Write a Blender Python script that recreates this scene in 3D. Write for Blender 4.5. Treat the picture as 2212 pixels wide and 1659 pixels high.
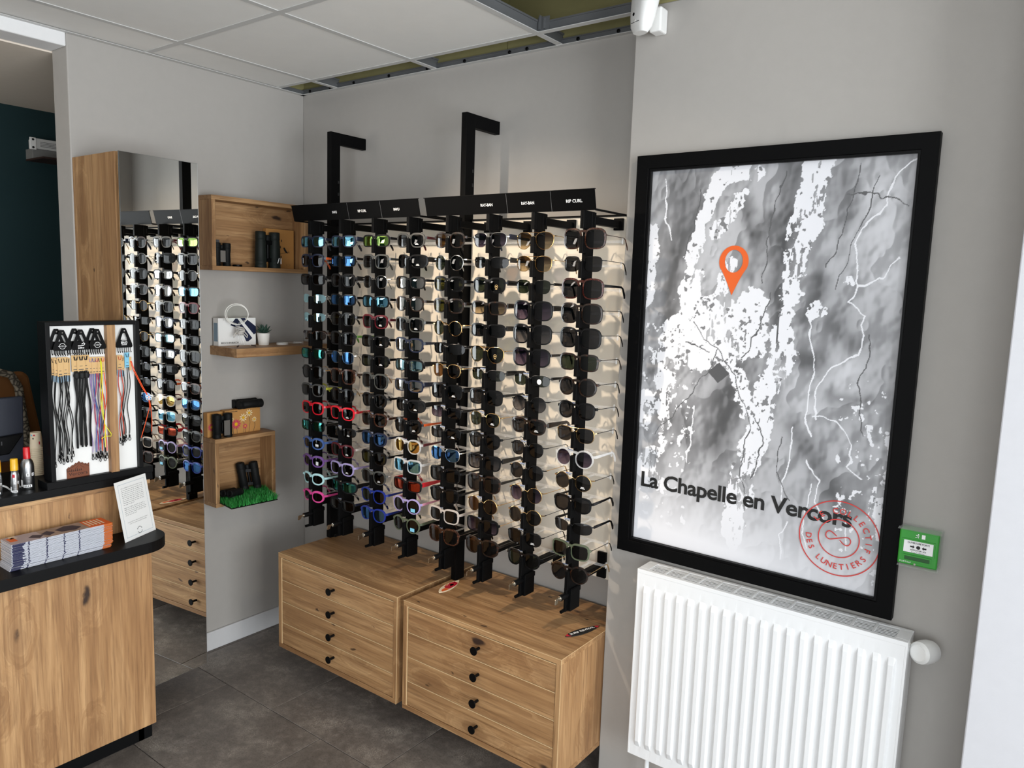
import bpy, bmesh, math, random
import numpy as np
from mathutils import Vector, Matrix
PI = math.pi
for o in list(bpy.data.objects): bpy.data.objects.remove(o)
SC = bpy.context.scene
COL = SC.collection
# ---------------------------------------------------------------- camera
CAM = (3.0289, -2.3528, 1.693)
YAW, PITCH, ROLL, FPX = 36.715, -7.3875, 1.9026, 1637.34
cd = bpy.data.cameras.new('camera'); cam = bpy.data.objects.new('camera', cd); COL.objects.link(cam)
_y, _p, _r = (math.radians(a) for a in (YAW, PITCH, ROLL))
fw = Vector((-math.sin(_y)*math.cos(_p), math.cos(_y)*math.cos(_p), math.sin(_p)))
r0 = Vector((math.cos(_y), math.sin(_y), 0)); u0 = r0.cross(fw)
rr = math.cos(_r)*r0 + math.sin(_r)*u0; uu = -math.sin(_r)*r0 + math.cos(_r)*u0
M3 = Matrix((rr, uu, -fw)).transposed().to_4x4(); M3.translation = CAM
cam.matrix_world = M3
cd.sensor_fit = 'HORIZONTAL'; cd.sensor_width = 36.0; cd.lens = FPX*36/2212; cd.clip_start = .05
SC.camera = cam
# ---------------------------------------------------------------- world, lights, exposure
w = bpy.data.worlds.new('world'); SC.world = w; w.use_nodes = True
bg = w.node_tree.nodes['Background']; bg.inputs[0].default_value = (.80, .90, 1, 1); bg.inputs[1].default_value = .6
SC.view_settings.view_transform = 'Standard'; SC.view_settings.look = 'None'
SC.view_settings.exposure = 0.14; SC.view_settings.gamma = 1; SC.view_settings.use_curve_mapping = False
def area(name, loc, aim, sx, sy, power, col):
    l = bpy.data.lights.new(name, 'AREA'); l.shape = 'RECTANGLE'; l.size = sx; l.size_y = sy; l.energy = power; l.color = col
    o = bpy.data.objects.new(name, l); COL.objects.link(o); o.location = loc
    o.rotation_euler = (Vector(aim)-Vector(loc)).to_track_quat('-Z', 'Y').to_euler(); return o
def spot(name, loc, aim, power, col, ang=80, blend=.6, rad=.04):
    l = bpy.data.lights.new(name, 'SPOT'); l.energy = power; l.color = col; l.spot_size = math.radians(ang); l.spot_blend = blend; l.shadow_soft_size = rad
    o = bpy.data.objects.new(name, l); COL.objects.link(o); o.location = loc
    o.rotation_euler = (Vector(aim)-Vector(loc)).to_track_quat('-Z', 'Y').to_euler(); return o
area('daylight_side_window', (5.80, -2.00, 1.30), (0, -2.00, 2.25), 2.8, 2.1, 170, (.93, .97, 1))
area('back_room_fill', (-.7, -3.0, 1.9), (-.7, -2.6, 2.6), .5, .5, 9, (1, .93, .85))  # unseen upward fill light, added to brighten the back room ceiling
area('daylight_shopfront', (3.5, -4.78, 1.30), (3.3, 0, 2.15), 2.8, 2.1, 62, (.93, .97, 1))
spot('ceiling_spot_side', (2.75, -.95, 2.52), (1.0, -.35, .9), 16, (1, .86, .68), 75, .7, .03)
spot('ceiling_spot_front', (.80, -1.75, 2.52), (1.32, -.15, 1.40), 135, (1, .84, .66), 52, .95, .025)

# ---------------------------------------------------------------- mesh builder
class MB:
    def __init__(s): s.v = []; s.f = []; s.sm = []; s.mi = []; s.m = 0
    def add(s, vs, fs, smooth=False):
        b = len(s.v); s.v += [tuple(v) for v in vs]
        for f in fs: s.f.append(tuple(i+b for i in f)); s.sm.append(smooth); s.mi.append(s.m)
        return s
    def box(s, x0, x1, y0, y1, z0, z1):
        if x0 > x1: x0, x1 = x1, x0
        if y0 > y1: y0, y1 = y1, y0
        if z0 > z1: z0, z1 = z1, z0
        vs = [(x0,y0,z0),(x1,y0,z0),(x1,y1,z0),(x0,y1,z0),(x0,y0,z1),(x1,y0,z1),(x1,y1,z1),(x0,y1,z1)]
        return s.add(vs, [(0,3,2,1),(4,5,6,7),(0,1,5,4),(1,2,6,5),(2,3,7,6),(3,0,4,7)])
    def obox(s, c, ax, hx, ay, hy, az, hz):
        c = Vector(c); ax = Vector(ax)*hx; ay = Vector(ay)*hy; az = Vector(az)*hz
        vs = [c+sx*ax+sy*ay+sz*az for sz in (-1,1) for sx, sy in ((-1,-1),(1,-1),(1,1),(-1,1))]
        return s.add(vs, [(0,3,2,1),(4,5,6,7),(0,1,5,4),(1,2,6,5),(2,3,7,6),(3,0,4,7)])
    def sweep(s, path, rad, n=8, closed=False, caps=True, up=None, prof=None):
        P = [Vector(p) for p in path]; N = len(P)
        if not hasattr(rad, '__len__'): rad = [rad]*N
        rings = []; pu = None
        for i in range(N):
            a = P[i-1] if (i > 0 or closed) else P[0]; b = P[(i+1) % N] if (i < N-1 or closed) else P[-1]
            t = (b-a)
            t = t.normalized() if t.length > 1e-9 else Vector((0,0,1))
            if pu is None:
                q = Vector(up) if up else (Vector((0,0,1)) if abs(t.z) < .9 else Vector((1,0,0)))
            else: q = pu
            sd = t.cross(q); sd = sd.normalized() if sd.length > 1e-6 else Vector((1,0,0))
            un = sd.cross(t).normalized(); pu = un
            R = rad[i]
            if prof: rings.append([P[i]+sd*(px*(R if not isinstance(R, tuple) else R[0]))+un*(py*(R if not isinstance(R, tuple) else R[1])) for px, py in prof])
            else:
                ra, rb = R if isinstance(R, tuple) else (R, R)
                rings.append([P[i]+sd*(ra*math.cos(2*PI*k/n))+un*(rb*math.sin(2*PI*k/n)) for k in range(n)])
        n = len(rings[0]); vs = [v for r in rings for v in r]; fs = []
        for i in range(N if closed else N-1):
            j = (i+1) % N
            for k in range(n): fs.append((i*n+k, i*n+(k+1) % n, j*n+(k+1) % n, j*n+k))
        s.add(vs, fs, prof is None)
        if caps and not closed: s.add(rings[0], [tuple(range(n))[::-1]]); s.add(rings[-1], [tuple(range(n))])
        return s
    def lathe(s, prof, n=20, o=(0,0,0), ax=(0,0,1), caps=True):
        az = Vector(ax).normalized(); a = az.orthogonal().normalized(); b = az.cross(a); o = Vector(o); vs = []; fs = []
        for r, z in prof:
            for k in range(n): vs.append(o+az*z+a*(r*math.cos(2*PI*k/n))+b*(r*math.sin(2*PI*k/n)))
        for i in range(len(prof)-1):
            for k in range(n): fs.append((i*n+k, i*n+(k+1) % n, (i+1)*n+(k+1) % n, (i+1)*n+k))
        s.add(vs, fs, True)
        if caps:
            if prof[0][0] > 1e-6: s.add(vs[:n], [tuple(range(n))[::-1]])
            if prof[-1][0] > 1e-6: s.add(vs[-n:], [tuple(range(n))])
        return s
    def prism(s, poly, o, ax, ay, az, d, smooth=False):
        o = Vector(o); ax = Vector(ax); ay = Vector(ay); az = Vector(az); n = len(poly)
        A = [o+ax*p[0]+ay*p[1] for p in poly]; B = [v+az*d for v in A]
        s.add(A+B, [tuple(range(n))[::-1], tuple(range(n, 2*n))])
        s.add(A+B, [(i, (i+1) % n, n+(i+1) % n, n+i) for i in range(n)], smooth)
        return s
def mesh_of(mb, off=(0,0,0), bevel=0, seg=2, name='mesh'):
    me = bpy.data.meshes.new(name)
    v = np.array(mb.v, dtype=float).reshape(-1, 3)-np.array(off)
    me.from_pydata(v.tolist(), [], mb.f)
    me.polygons.foreach_set('use_smooth', mb.sm)
    if any(mb.mi): me.polygons.foreach_set('material_index', mb.mi)
    bm = bmesh.new(); bm.from_mesh(me)
    if bevel or any(mb.sm): bmesh.ops.remove_doubles(bm, verts=bm.verts, dist=1e-6)
    bmesh.ops.recalc_face_normals(bm, faces=bm.faces)
    if bevel:
        es = [e for e in bm.edges if len(e.link_faces) == 2 and e.calc_face_angle(0) > .6]
        bmesh.ops.bevel(bm, geom=es, offset=bevel, segments=seg, profile=.5, affect='EDGES', clamp_overlap=True)
    bm.to_mesh(me); bm.free()
    if any(mb.sm): me.set_sharp_from_angle(angle=math.radians(38))
    return me
def WLOC(o):
    l = Vector((0,0,0))
    while o: l += o.location; o = o.parent
    return l
def tag(o, label=None, cat=None, group=None, kind=None):
    if label: o['label'] = label
    if cat: o['category'] = cat
    if group: o['group'] = group
    if kind: o['kind'] = kind
    return o
def setmats(me, mat):
    for m in (mat if isinstance(mat, (list, tuple)) else [mat]): me.materials.append(m)
def part(name, mb, mat, parent=None, bevel=0, local=False, loc=None, label=None, kind=None, seg=2):
    off = (0,0,0) if local else (WLOC(parent) if parent else (loc or (0,0,0)))
    me = mesh_of(mb, off, bevel, seg, name); setmats(me, mat)
    o = bpy.data.objects.new(name, me); COL.objects.link(o)
    if parent: o.parent = parent
    elif loc: o.location = loc
    return tag(o, label=label, kind=kind)
def thing(name, loc, label, cat, group=None):
    o = bpy.data.objects.new(name, None); o.empty_display_size = .02; COL.objects.link(o); o.location = loc
    return tag(o, label, cat, group)
def struct(name, mb, mat, parent=None, loc=None, bevel=0):
    o = part(name, mb, mat, parent, bevel=bevel, loc=loc); o['kind'] = 'structure'; return o
def link_copy(o, name, parent, loc=(0,0,0), mats=None):
    c = o.copy(); c.name = name; c.parent = parent; c.location = loc; COL.objects.link(c); return c

# ---------------------------------------------------------------- materials
class NT:
    def __init__(s, name):
        s.m = bpy.data.materials.new(name); s.m.use_nodes = True; s.t = s.m.node_tree; s.t.nodes.clear()
        s.out = s.n('ShaderNodeOutputMaterial')
    def n(s, ty, ins=None, **kw):
        x = s.t.nodes.new(ty)
        for k, v in kw.items(): setattr(x, k, v)
        for k, v in (ins or {}).items(): s.set(x.inputs[k], v)
        return x
    def set(s, sock, v):
        if isinstance(v, bpy.types.NodeSocket): s.t.links.new(v, sock)
        elif isinstance(v, bpy.types.Node): s.t.links.new(v.outputs[0], sock)
        else:
            if isinstance(v, tuple) and len(v) == 3 and sock.type == 'RGBA': v = v+(1,)
            sock.default_value = v
    def math(s, op, a, b=0, c=0, clamp=False):
        x = s.n('ShaderNodeMath', operation=op, use_clamp=clamp); s.set(x.inputs[0], a); s.set(x.inputs[1], b); s.set(x.inputs[2], c); return x.outputs[0]
    def vmath(s, op, a, b=(0,0,0)):
        x = s.n('ShaderNodeVectorMath', operation=op); s.set(x.inputs[0], a); s.set(x.inputs[1], b); return x.outputs[0]
    def mix(s, f, a, b, mode='MIX'):
        x = s.n('ShaderNodeMix', data_type='RGBA', blend_type=mode); s.set(x.inputs[0], f); s.set(x.inputs[6], a); s.set(x.inputs[7], b); return x.outputs[2]
    def ramp(s, f, stops):
        x = s.n('ShaderNodeValToRGB'); s.set(x.inputs[0], f); e = x.color_ramp.elements
        while len(e) < len(stops): e.new(.5)
        for k, (p, c) in enumerate(stops):
            e[k].position = p; e[k].color = (c if isinstance(c, tuple) else (c,)*3)+(1,)
        return x.outputs[0]
    def noise(s, vec, scale, detail=4, rough=.5, dist=0):
        x = s.n('ShaderNodeTexNoise', {'Scale': scale, 'Detail': detail, 'Roughness': rough, 'Distortion': dist}); s.set(x.inputs['Vector'], vec); return x.outputs[0]
    def bump(s, h, st, dist=.001):
        return s.n('ShaderNodeBump', {'Height': h, 'Strength': st, 'Distance': dist}).outputs[0]
    def fin(s, sh):
        s.t.links.new(sh.outputs[0] if isinstance(sh, bpy.types.Node) else sh, s.out.inputs[0]); return s.m
    def pbr(s, col, rough=.5, metal=0, coat=0, normal=None, spec=None, **kw):
        p = s.n('ShaderNodeBsdfPrincipled', {'Base Color': col, 'Roughness': rough, 'Metallic': metal, 'Coat Weight': coat})
        if normal is not None: s.set(p.inputs['Normal'], normal)
        if spec is not None: p.inputs['Specular IOR Level'].default_value = spec
        return p
def hexl(r, g, b):
    return tuple(((c/255)/12.92 if c/255 <= .04045 else ((c/255+.055)/1.055)**2.4) for c in (r, g, b))
def plain(name, col, rough=.5, metal=0, coat=0, bump=0, bscale=200, var=0, spec=None):
    t = NT(name); co = t.n('ShaderNodeTexCoord').outputs['Object']; c = col; nm = None
    nz = t.noise(co, bscale, 3)
    if var: c = t.mix(t.math('MULTIPLY', t.noise(co, bscale*.07, 3), 1), tuple(x*(1-var) for x in col), tuple(min(1, x*(1+var)) for x in col))
    if bump: nm = t.bump(nz, bump)
    return t.fin(t.pbr(c, rough, metal, coat, nm, spec))
_woods = {}
def wood(axis, tone=1.0):
    k = (axis, tone)
    if k in _woods: return _woods[k]
    t = NT('oak_'+axis+('' if tone == 1 else '_tone')); oc = t.n('ShaderNodeTexCoord').outputs['Object']
    rnd = t.n('ShaderNodeObjectInfo').outputs['Random']
    off = t.n('ShaderNodeCombineXYZ', {0: t.math('MULTIPLY', rnd, 31.7), 1: t.math('MULTIPLY', rnd, 17.3), 2: t.math('MULTIPLY', rnd, 53.1)}).outputs[0]
    co = t.vmath('ADD', oc, off)
    def st(a, b): return tuple(a if 'xyz'[i] == axis else b for i in range(3))
    # knots
    kco = t.vmath('MULTIPLY', co, st(3.6, 8.0))
    kd = t.noise(t.vmath('MULTIPLY', co, st(18, 30)), 1, 3)
    kco2 = t.vmath('ADD', kco, t.vmath('MULTIPLY', t.n('ShaderNodeCombineXYZ', {0: kd, 1: kd, 2: kd}).outputs[0], (.22,.22,.22)))
    vo = t.n('ShaderNodeTexVoronoi', {'Scale': 1.0, 'Randomness': 1.0, 'Vector': kco2})
    sel = t.math('GREATER_THAN', t.n('ShaderNodeSeparateColor', {0: vo.outputs['Color']}).outputs[0], .52)
    d = vo.outputs['Distance']
    near = t.math('MULTIPLY', t.n('ShaderNodeMapRange', {'Value': d, 'From Min': .62, 'From Max': .05, 'To Min': 0., 'To Max': 1.}, interpolation_type='SMOOTHSTEP').outputs[0], sel)
    core = t.math('MULTIPLY', t.n('ShaderNodeMapRange', {'Value': d, 'From Min': .135, 'From Max': .055, 'To Min': 0., 'To Max': 1.}, interpolation_type='SMOOTHSTEP').outputs[0], sel)
    v2 = t.n('ShaderNodeTexVoronoi', {'Scale': 1.0, 'Randomness': 1.0, 'Vector': t.vmath('ADD', t.vmath('MULTIPLY', co, st(9, 24)), t.n('ShaderNodeCombineXYZ', {0: t.math('MULTIPLY', kd, .5), 1: t.math('MULTIPLY', kd, .5), 2: kd}).outputs[0])})
    pin_ = t.math('MULTIPLY', t.n('ShaderNodeMapRange', {'Value': v2.outputs['Distance'], 'From Min': .16, 'From Max': .07, 'To Min': 0., 'To Max': .85}, interpolation_type='SMOOTHSTEP').outputs[0], t.math('GREATER_THAN', t.n('ShaderNodeSeparateColor', {0: v2.outputs['Color']}).outputs[0], .70))
    core = t.math('MAXIMUM', core, pin_)
    # growth figure, swirled round the knots
    warp = t.math('MULTIPLY', near, .9)
    gco = t.vmath('ADD', t.vmath('MULTIPLY', co, st(.9, 9.0)), t.n('ShaderNodeCombineXYZ', {0: warp, 1: warp, 2: warp}).outputs[0])
    big = t.noise(gco, 1.3, 4, .55, .6)
    ring = t.math('SINE', t.math('ADD', t.math('MULTIPLY', big, 46), t.math('MULTIPLY', near, 6)))
    fine = t.noise(t.vmath('MULTIPLY', co, st(5, 130)), 1, 3, .65)
    streak = t.noise(t.vmath('MULTIPLY', co, st(1.2, 38)), 1, 4, .6)
    A = tuple(x*tone for x in hexl(166, 126, 84)); B = tuple(x*tone for x in hexl(204, 164, 117)); D = tuple(x*tone for x in hexl(132, 94, 60))
    c = t.ramp(t.math('ADD', t.math('MULTIPLY', big, .45), t.math('MULTIPLY', streak, .55)), [(.30, D), (.47, A), (.66, B)])
    c = t.mix(t.math('MULTIPLY', t.math('ADD', t.math('MULTIPLY', ring, .5), .5), .26), c, D)
    c = t.mix(t.n('ShaderNodeMapRange', {'Value': fine, 'From Min': .52, 'From Max': .30, 'To Min': 0., 'To Max': .62}).outputs[0], c, tuple(x*.75 for x in D))
    c = t.mix(t.math('MULTIPLY', t.math('MULTIPLY', near, near), .45), c, tuple(x*.85 for x in D))
    c = t.mix(core, c, hexl(52, 35, 26))
    m = t.fin(t.pbr(c, .52, normal=t.bump(t.math('ADD', fine, t.math('MULTIPLY', core, -.5)), .18, .0006)))
    _woods[k] = m; return m

M = {}
def wallpaint(name, col): return plain(name, col, .75, bump=.12, bscale=420, var=.03)
M['wall'] = wallpaint('grey_wall_paint', hexl(172, 168, 163))
M['skirt'] = wallpaint('pale_grey_skirting_paint', hexl(204, 204, 205))
M['white_paint'] = wallpaint('white_paint', hexl(236, 236, 236))
M['pil'] = wallpaint('white_pilaster_paint', hexl(196, 196, 200))
M['beige'] = wallpaint('beige_soffit_paint', hexl(232, 220, 205))
M['teal'] = wallpaint('dark_teal_paint', hexl(4, 42, 46))
M['olive'] = plain('bare_green_plasterboard', hexl(150, 144, 98), .8, bump=.1, var=.1)
M['plenum'] = plain('plenum_slab', hexl(140, 132, 96), .9, var=.2, bscale=80)
M['white'] = plain('white_enamel', hexl(238, 239, 240), .28, coat=.2, spec=.5)
M['white_pl'] = plain('white_plastic', hexl(240, 240, 238), .35)
M['tee'] = plain('white_tee_rail', hexl(205, 205, 203), .45)
M['galv'] = plain('galvanised_steel', hexl(112, 114, 116), .5, metal=.35, var=.25, bscale=90)
M['black'] = plain('black_powder_coat', (.0018, .0018, .002), .55, bump=.05, bscale=900, spec=.09)
M['laminate'] = plain('black_counter_laminate', (.0036, .0038, .0042), .45, bump=.06, bscale=700, spec=.18)
M['blackpl'] = plain('black_plastic', (.0022, .0022, .0025), .4, spec=.16)
M['rubber'] = plain('black_rubber_armour', (.005, .0055, .0055), .6, bump=.15, bscale=1200, spec=.2)
M['greenarm'] = plain('dark_green_armour', (.009, .013, .011), .55, bump=.1, bscale=900, spec=.25)
M['silver'] = plain('brushed_aluminium', hexl(196, 198, 200), .28, metal=1, var=.05)
M['chrome'] = plain('chrome', hexl(225, 222, 215), .12, metal=1)
M['steelkey'] = plain('nickel_key', hexl(205, 195, 175), .22, metal=1)
M['paper'] = plain('white_paper', hexl(240, 240, 238), .6)
M['ink'] = plain('black_ink', (.008, .008, .008), .6)
M['inkgrey'] = plain('grey_ink', hexl(70, 70, 72), .6)
M['inkwhite'] = plain('white_print', hexl(245, 245, 245), .5)
M['orange'] = plain('orange_print', hexl(228, 98, 34), .5)
M['stamp'] = plain('red_stamp_print', hexl(205, 62, 58), .5)
M['green'] = plain('green_call_point_plastic', hexl(52, 152, 52), .35)
M['dgreen'] = plain('dark_green_plastic', hexl(24, 84, 30), .4)
M['kraft'] = plain('kraft_card', hexl(214, 176, 122), .7, var=.06, bscale=300)
M['kraftbox'] = plain('brown_kraft_box', hexl(188, 136, 74), .65, var=.05, bscale=300)
M['bluecard'] = plain('slate_blue_card', hexl(134, 158, 176), .6)
M['skycard'] = plain('light_blue_card', hexl(126, 196, 226), .6)
M['navy'] = plain('navy_print', hexl(20, 30, 62), .5)
M['leatherpatch'] = plain('engraved_brown_wood', hexl(120, 66, 40), .6, var=.12, bscale=120)
M['darkbrown'] = plain('burnt_line', hexl(44, 22, 14), .7)
M['yellowcap'] = plain('yellow_plastic_cap', hexl(232, 178, 30), .3, coat=.2)
M['redcap'] = plain('red_plastic_cap', hexl(206, 26, 34), .3, coat=.2)
M['redprint'] = plain('red_print', hexl(190, 30, 50), .5)
M['cup'] = plain('cream_paper_cup', hexl(236, 218, 188), .6)
M['brownlea'] = plain('brown_leather', hexl(118, 74, 32), .5, bump=.2, bscale=300, var=.1)
M['pot'] = plain('white_ceramic_pot', hexl(236, 234, 228), .35)
M['leaf'] = plain('succulent_leaf', hexl(46, 74, 62), .5, var=.25, bscale=160)
M['soil'] = plain('dark_soil', (.02, .014, .01), .9)
M['rope'] = plain('grey_white_cord', hexl(196, 192, 186), .7, bump=.3, bscale=900)
M['screen'] = plain('dark_blue_monitor_shell', hexl(34, 38, 50), .4)
M['tileceil'] = None
# ceiling tile
t = NT('mineral_ceiling_tile'); co = t.n('ShaderNodeTexCoord').outputs['Object']
nz = t.noise(co, 260, 4, .6); c = t.mix(t.math('MULTIPLY', t.noise(co, 14, 4), .5), hexl(240, 239, 235), hexl(228, 227, 223))
M['tileceil'] = t.fin(t.pbr(c, .9, normal=t.bump(nz, .25, .001)))
# floor tile
t = NT('grey_stone_vinyl_tile'); oc = t.n('ShaderNodeTexCoord').outputs['Object']; rn = t.n('ShaderNodeObjectInfo').outputs['Random']
co = t.vmath('ADD', oc, t.n('ShaderNodeCombineXYZ', {0: t.math('MULTIPLY', rn, 41), 1: t.math('MULTIPLY', rn, 23), 2: 0.}).outputs[0])
b1 = t.noise(co, 5, 6, .62, .4); b2 = t.noise(co, 34, 5, .6, .3); b3 = t.noise(co, 160, 4, .7)
f = t.math('ADD', t.math('MULTIPLY', b1, .55), t.math('MULTIPLY', b2, .45))
c = t.ramp(f, [(.26, hexl(78, 72, 67)), (.5, hexl(119, 111, 104)), (.74, hexl(164, 155, 145))])
c = t.mix(t.n('ShaderNodeMapRange', {'Value': b3, 'From Min': .5, 'From Max': .32, 'To Min': 0., 'To Max': .5}).outputs[0], c, hexl(52, 47, 44))
patch = t.n('ShaderNodeMapRange', {'Value': b1, 'From Min': .52, 'From Max': .64, 'To Min': 0., 'To Max': 1.}).outputs[0]
spk = t.n('ShaderNodeMapRange', {'Value': t.noise(co, 230, 2, .6), 'From Min': .56, 'From Max': .66, 'To Min': 0., 'To Max': .8}).outputs[0]
c = t.mix(t.math('MULTIPLY', patch, spk), c, hexl(196, 186, 172))
c = t.mix(t.math('MULTIPLY', rn, .30), c, hexl(84, 78, 73))
M['tile'] = t.fin(t.pbr(c, t.n('ShaderNodeMapRange', {'Value': b2, 'To Min': .38, 'To Max': .6}).outputs[0], normal=t.bump(t.math('ADD', b3, b2), .25, .0012)))
M['grout'] = plain('dark_joint', hexl(40, 37, 35), .9)
# back panel behind the glasses: cream laminate
M['panel'] = plain('cream_laminate_panel', hexl(232, 222, 206), .42, var=.02, bscale=30)
# mirror
t = NT('silvered_mirror'); M['mirror'] = t.fin(t.n('ShaderNodeBsdfGlossy', {'Color': (.93, .95, .94, 1), 'Roughness': 0.0}))
def clear(name, tint=(1,1,1), dens=.82, rough=.05, body=(1,1,1)):
    t = NT(name); tr = t.n('ShaderNodeBsdfTransparent', {'Color': tint+(1,)})
    gl = t.n('ShaderNodeBsdfPrincipled', {'Base Color': body+(1,), 'Roughness': rough, 'Specular IOR Level': .8})
    lw = t.n('ShaderNodeLayerWeight', {'Blend': .35})
    f = t.math('ADD', t.math('MULTIPLY', lw.outputs['Facing'], .35), 1-dens, clamp=True)
    mx = t.n('ShaderNodeMixShader', {0: f, 1: tr.outputs[0], 2: gl.outputs[0]}); return t.fin(mx)
M['acrylic'] = clear('clear_acrylic', (.97, .97, .97), .90)
M['glass'] = clear('clear_glass', (.98, .99, .98), 1.0)
M['poly'] = clear('clear_polycarbonate', (.96, .98, .96), .95)
# lens materials
def lens(name, top, bot=None, refl=.045, tint=(1,1,1), rough=.02):
    t = NT(name)
    if bot:
        g = t.n('ShaderNodeSeparateXYZ', {0: t.n('ShaderNodeTexCoord').outputs['Generated']}).outputs[2]
        col = t.mix(t.n('ShaderNodeMapRange', {'Value': g, 'From Min': .1, 'From Max': .75}).outputs[0], bot+(1,), top+(1,))
    else: col = top+(1,)
    tr = t.n('ShaderNodeBsdfTransparent', {'Color': col})
    gl = t.n('ShaderNodeBsdfGlossy', {'Color': tint+(1,), 'Roughness': rough})
    fr = t.n('ShaderNodeFresnel', {'IOR': 1.5})
    f = t.math('ADD', t.math('MULTIPLY', fr.outputs[0], .7), refl-.04, clamp=True)
    return t.fin(t.n('ShaderNodeMixShader', {0: f, 1: tr.outputs[0], 2: gl.outputs[0]}))
L = dict(
 dk=lens('dark_grey_lens', (.030, .029, .031)), gn=lens('bottle_green_lens', (.038, .048, .030)), br=lens('brown_lens', (.075, .032, .012)),
 am=lens('amber_brown_lens', (.16, .075, .018)), ol=lens('olive_lens', (.075, .075, .016)), pk=lens('black_lens', (.008, .008, .009)),
 brg=lens('brown_gradient_lens', (.06, .032, .012), (.52, .40, .24)), grg=lens('grey_gradient_lens', (.022, .022, .027), (.20, .19, .20)),
 prg=lens('purple_gradient_lens', (.022, .014, .034), (.16, .12, .18)),
 bm=lens('blue_mirror_lens', (.01, .03, .06), refl=.62, tint=(.28, .72, 1.0)), db=lens('deep_blue_mirror_lens', (.01, .025, .06), refl=.36, tint=(.16, .42, .95)),
 tm=lens('teal_mirror_lens', (.012, .05, .05), refl=.34, tint=(.16, .72, .66)), gm=lens('gold_mirror_lens', (.06, .03, .008), refl=.55, tint=(1, .66, .2)),
 rm=lens('red_mirror_lens', (.06, .012, .012), refl=.35, tint=(1, .18, .1)), sm=lens('silver_mirror_lens', (.02, .02, .02), refl=.38, tint=(.86, .84, .8)),
 lm=lens('lime_mirror_lens', (.03, .05, .01), refl=.55, tint=(.6, 1, .25)), cy=lens('ice_blue_mirror_lens', (.02, .05, .06), refl=.65, tint=(.55, .9, 1)))
LW = dict(dk='dark grey', gn='bottle green', br='brown', am='amber', ol='olive', pk='black', brg='brown gradient', grg='grey gradient', prg='purple gradient',
 bm='bright blue mirror', db='dark blue mirror', tm='teal mirror', gm='gold mirror', rm='red mirror', sm='silver mirror', lm='lime green mirror', cy='ice blue mirror')
def tort(name, a, b):
    t = NT(name); co = t.n('ShaderNodeTexCoord').outputs['Object']; n = t.noise(co, 150, 4, .6, 1.0)
    return t.fin(t.pbr(t.ramp(n, [(.50, a), (.72, b)]), .25, coat=.3))
def clearframe(name, col, dens): return clear(name, col, dens, .12, tuple(min(1, x+.1) for x in col))
G = dict(
 bk=plain('glossy_black_acetate', (.003, .003, .0035), .22, spec=.3), mb=plain('matte_black_acetate', (.006, .006, .007), .5, spec=.2), nv=plain('navy_acetate', (.008, .013, .035), .35),
 gy=plain('grey_acetate', hexl(62, 62, 60), .5), rd=plain('red_acetate', hexl(208, 20, 40), .3), bl=plain('steel_blue_plastic', hexl(62, 92, 150), .35),
 rb=plain('royal_blue_acetate', hexl(24, 44, 130), .3), li=plain('lilac_plastic', hexl(160, 148, 196), .35), pk=plain('magenta_plastic', hexl(216, 74, 146), .35),
 mi=plain('mint_plastic', hexl(186, 226, 228), .35), pu=plain('violet_plastic', hexl(112, 76, 140), .35), bu=plain('burgundy_acetate', hexl(84, 14, 26), .3),
 to=tort('dark_tortoise_acetate', (.006, .004, .003), hexl(70, 36, 14)), br=tort('brown_tortoise_acetate', hexl(44, 22, 14), hexl(104, 60, 34)),
 ha=tort('red_brown_havana_acetate', hexl(50, 14, 8), hexl(104, 38, 22)), ov=plain('olive_green_plastic', hexl(84, 92, 72), .4),
 cl=clearframe('crystal_clear_acetate', (.93, .93, .93), .78), sk=clearframe('smoke_beige_acetate', (.72, .64, .58), .5), gr=plain('smoke_grey_acetate', hexl(66, 68, 66), .3),
 go=plain('gold_wire', hexl(216, 178, 120), .2, metal=1), sv=plain('silver_wire', hexl(214, 214, 212), .18, metal=1), gu=plain('gunmetal', hexl(60, 60, 62), .3, metal=.9),
 og=plain('orange_acetate', hexl(232, 96, 34), .35), wt=plain('pale_temple', hexl(206, 196, 188), .4), gt=plain('green_temple', hexl(96, 150, 60), .4), yl=plain('yellow_temple', hexl(186, 190, 60), .4),
 pp=plain('pink_temple', hexl(228, 156, 180), .4), cy=plain('cyan_temple', hexl(40, 120, 160), .4))
GW = dict(bk='glossy black', mb='matte black', nv='navy', gy='grey', rd='red', bl='steel blue', rb='royal blue', li='lilac', pk='magenta', mi='mint', pu='violet', bu='burgundy',
 to='dark tortoise', br='brown tortoise', ha='red-brown havana', ov='olive', cl='crystal clear', sk='smoky beige', gr='smoky grey', go='gold', sv='silver', gu='gunmetal',
 og='orange', wt='pale', gt='green', yl='yellow', pp='pink', cy='cyan')

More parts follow.
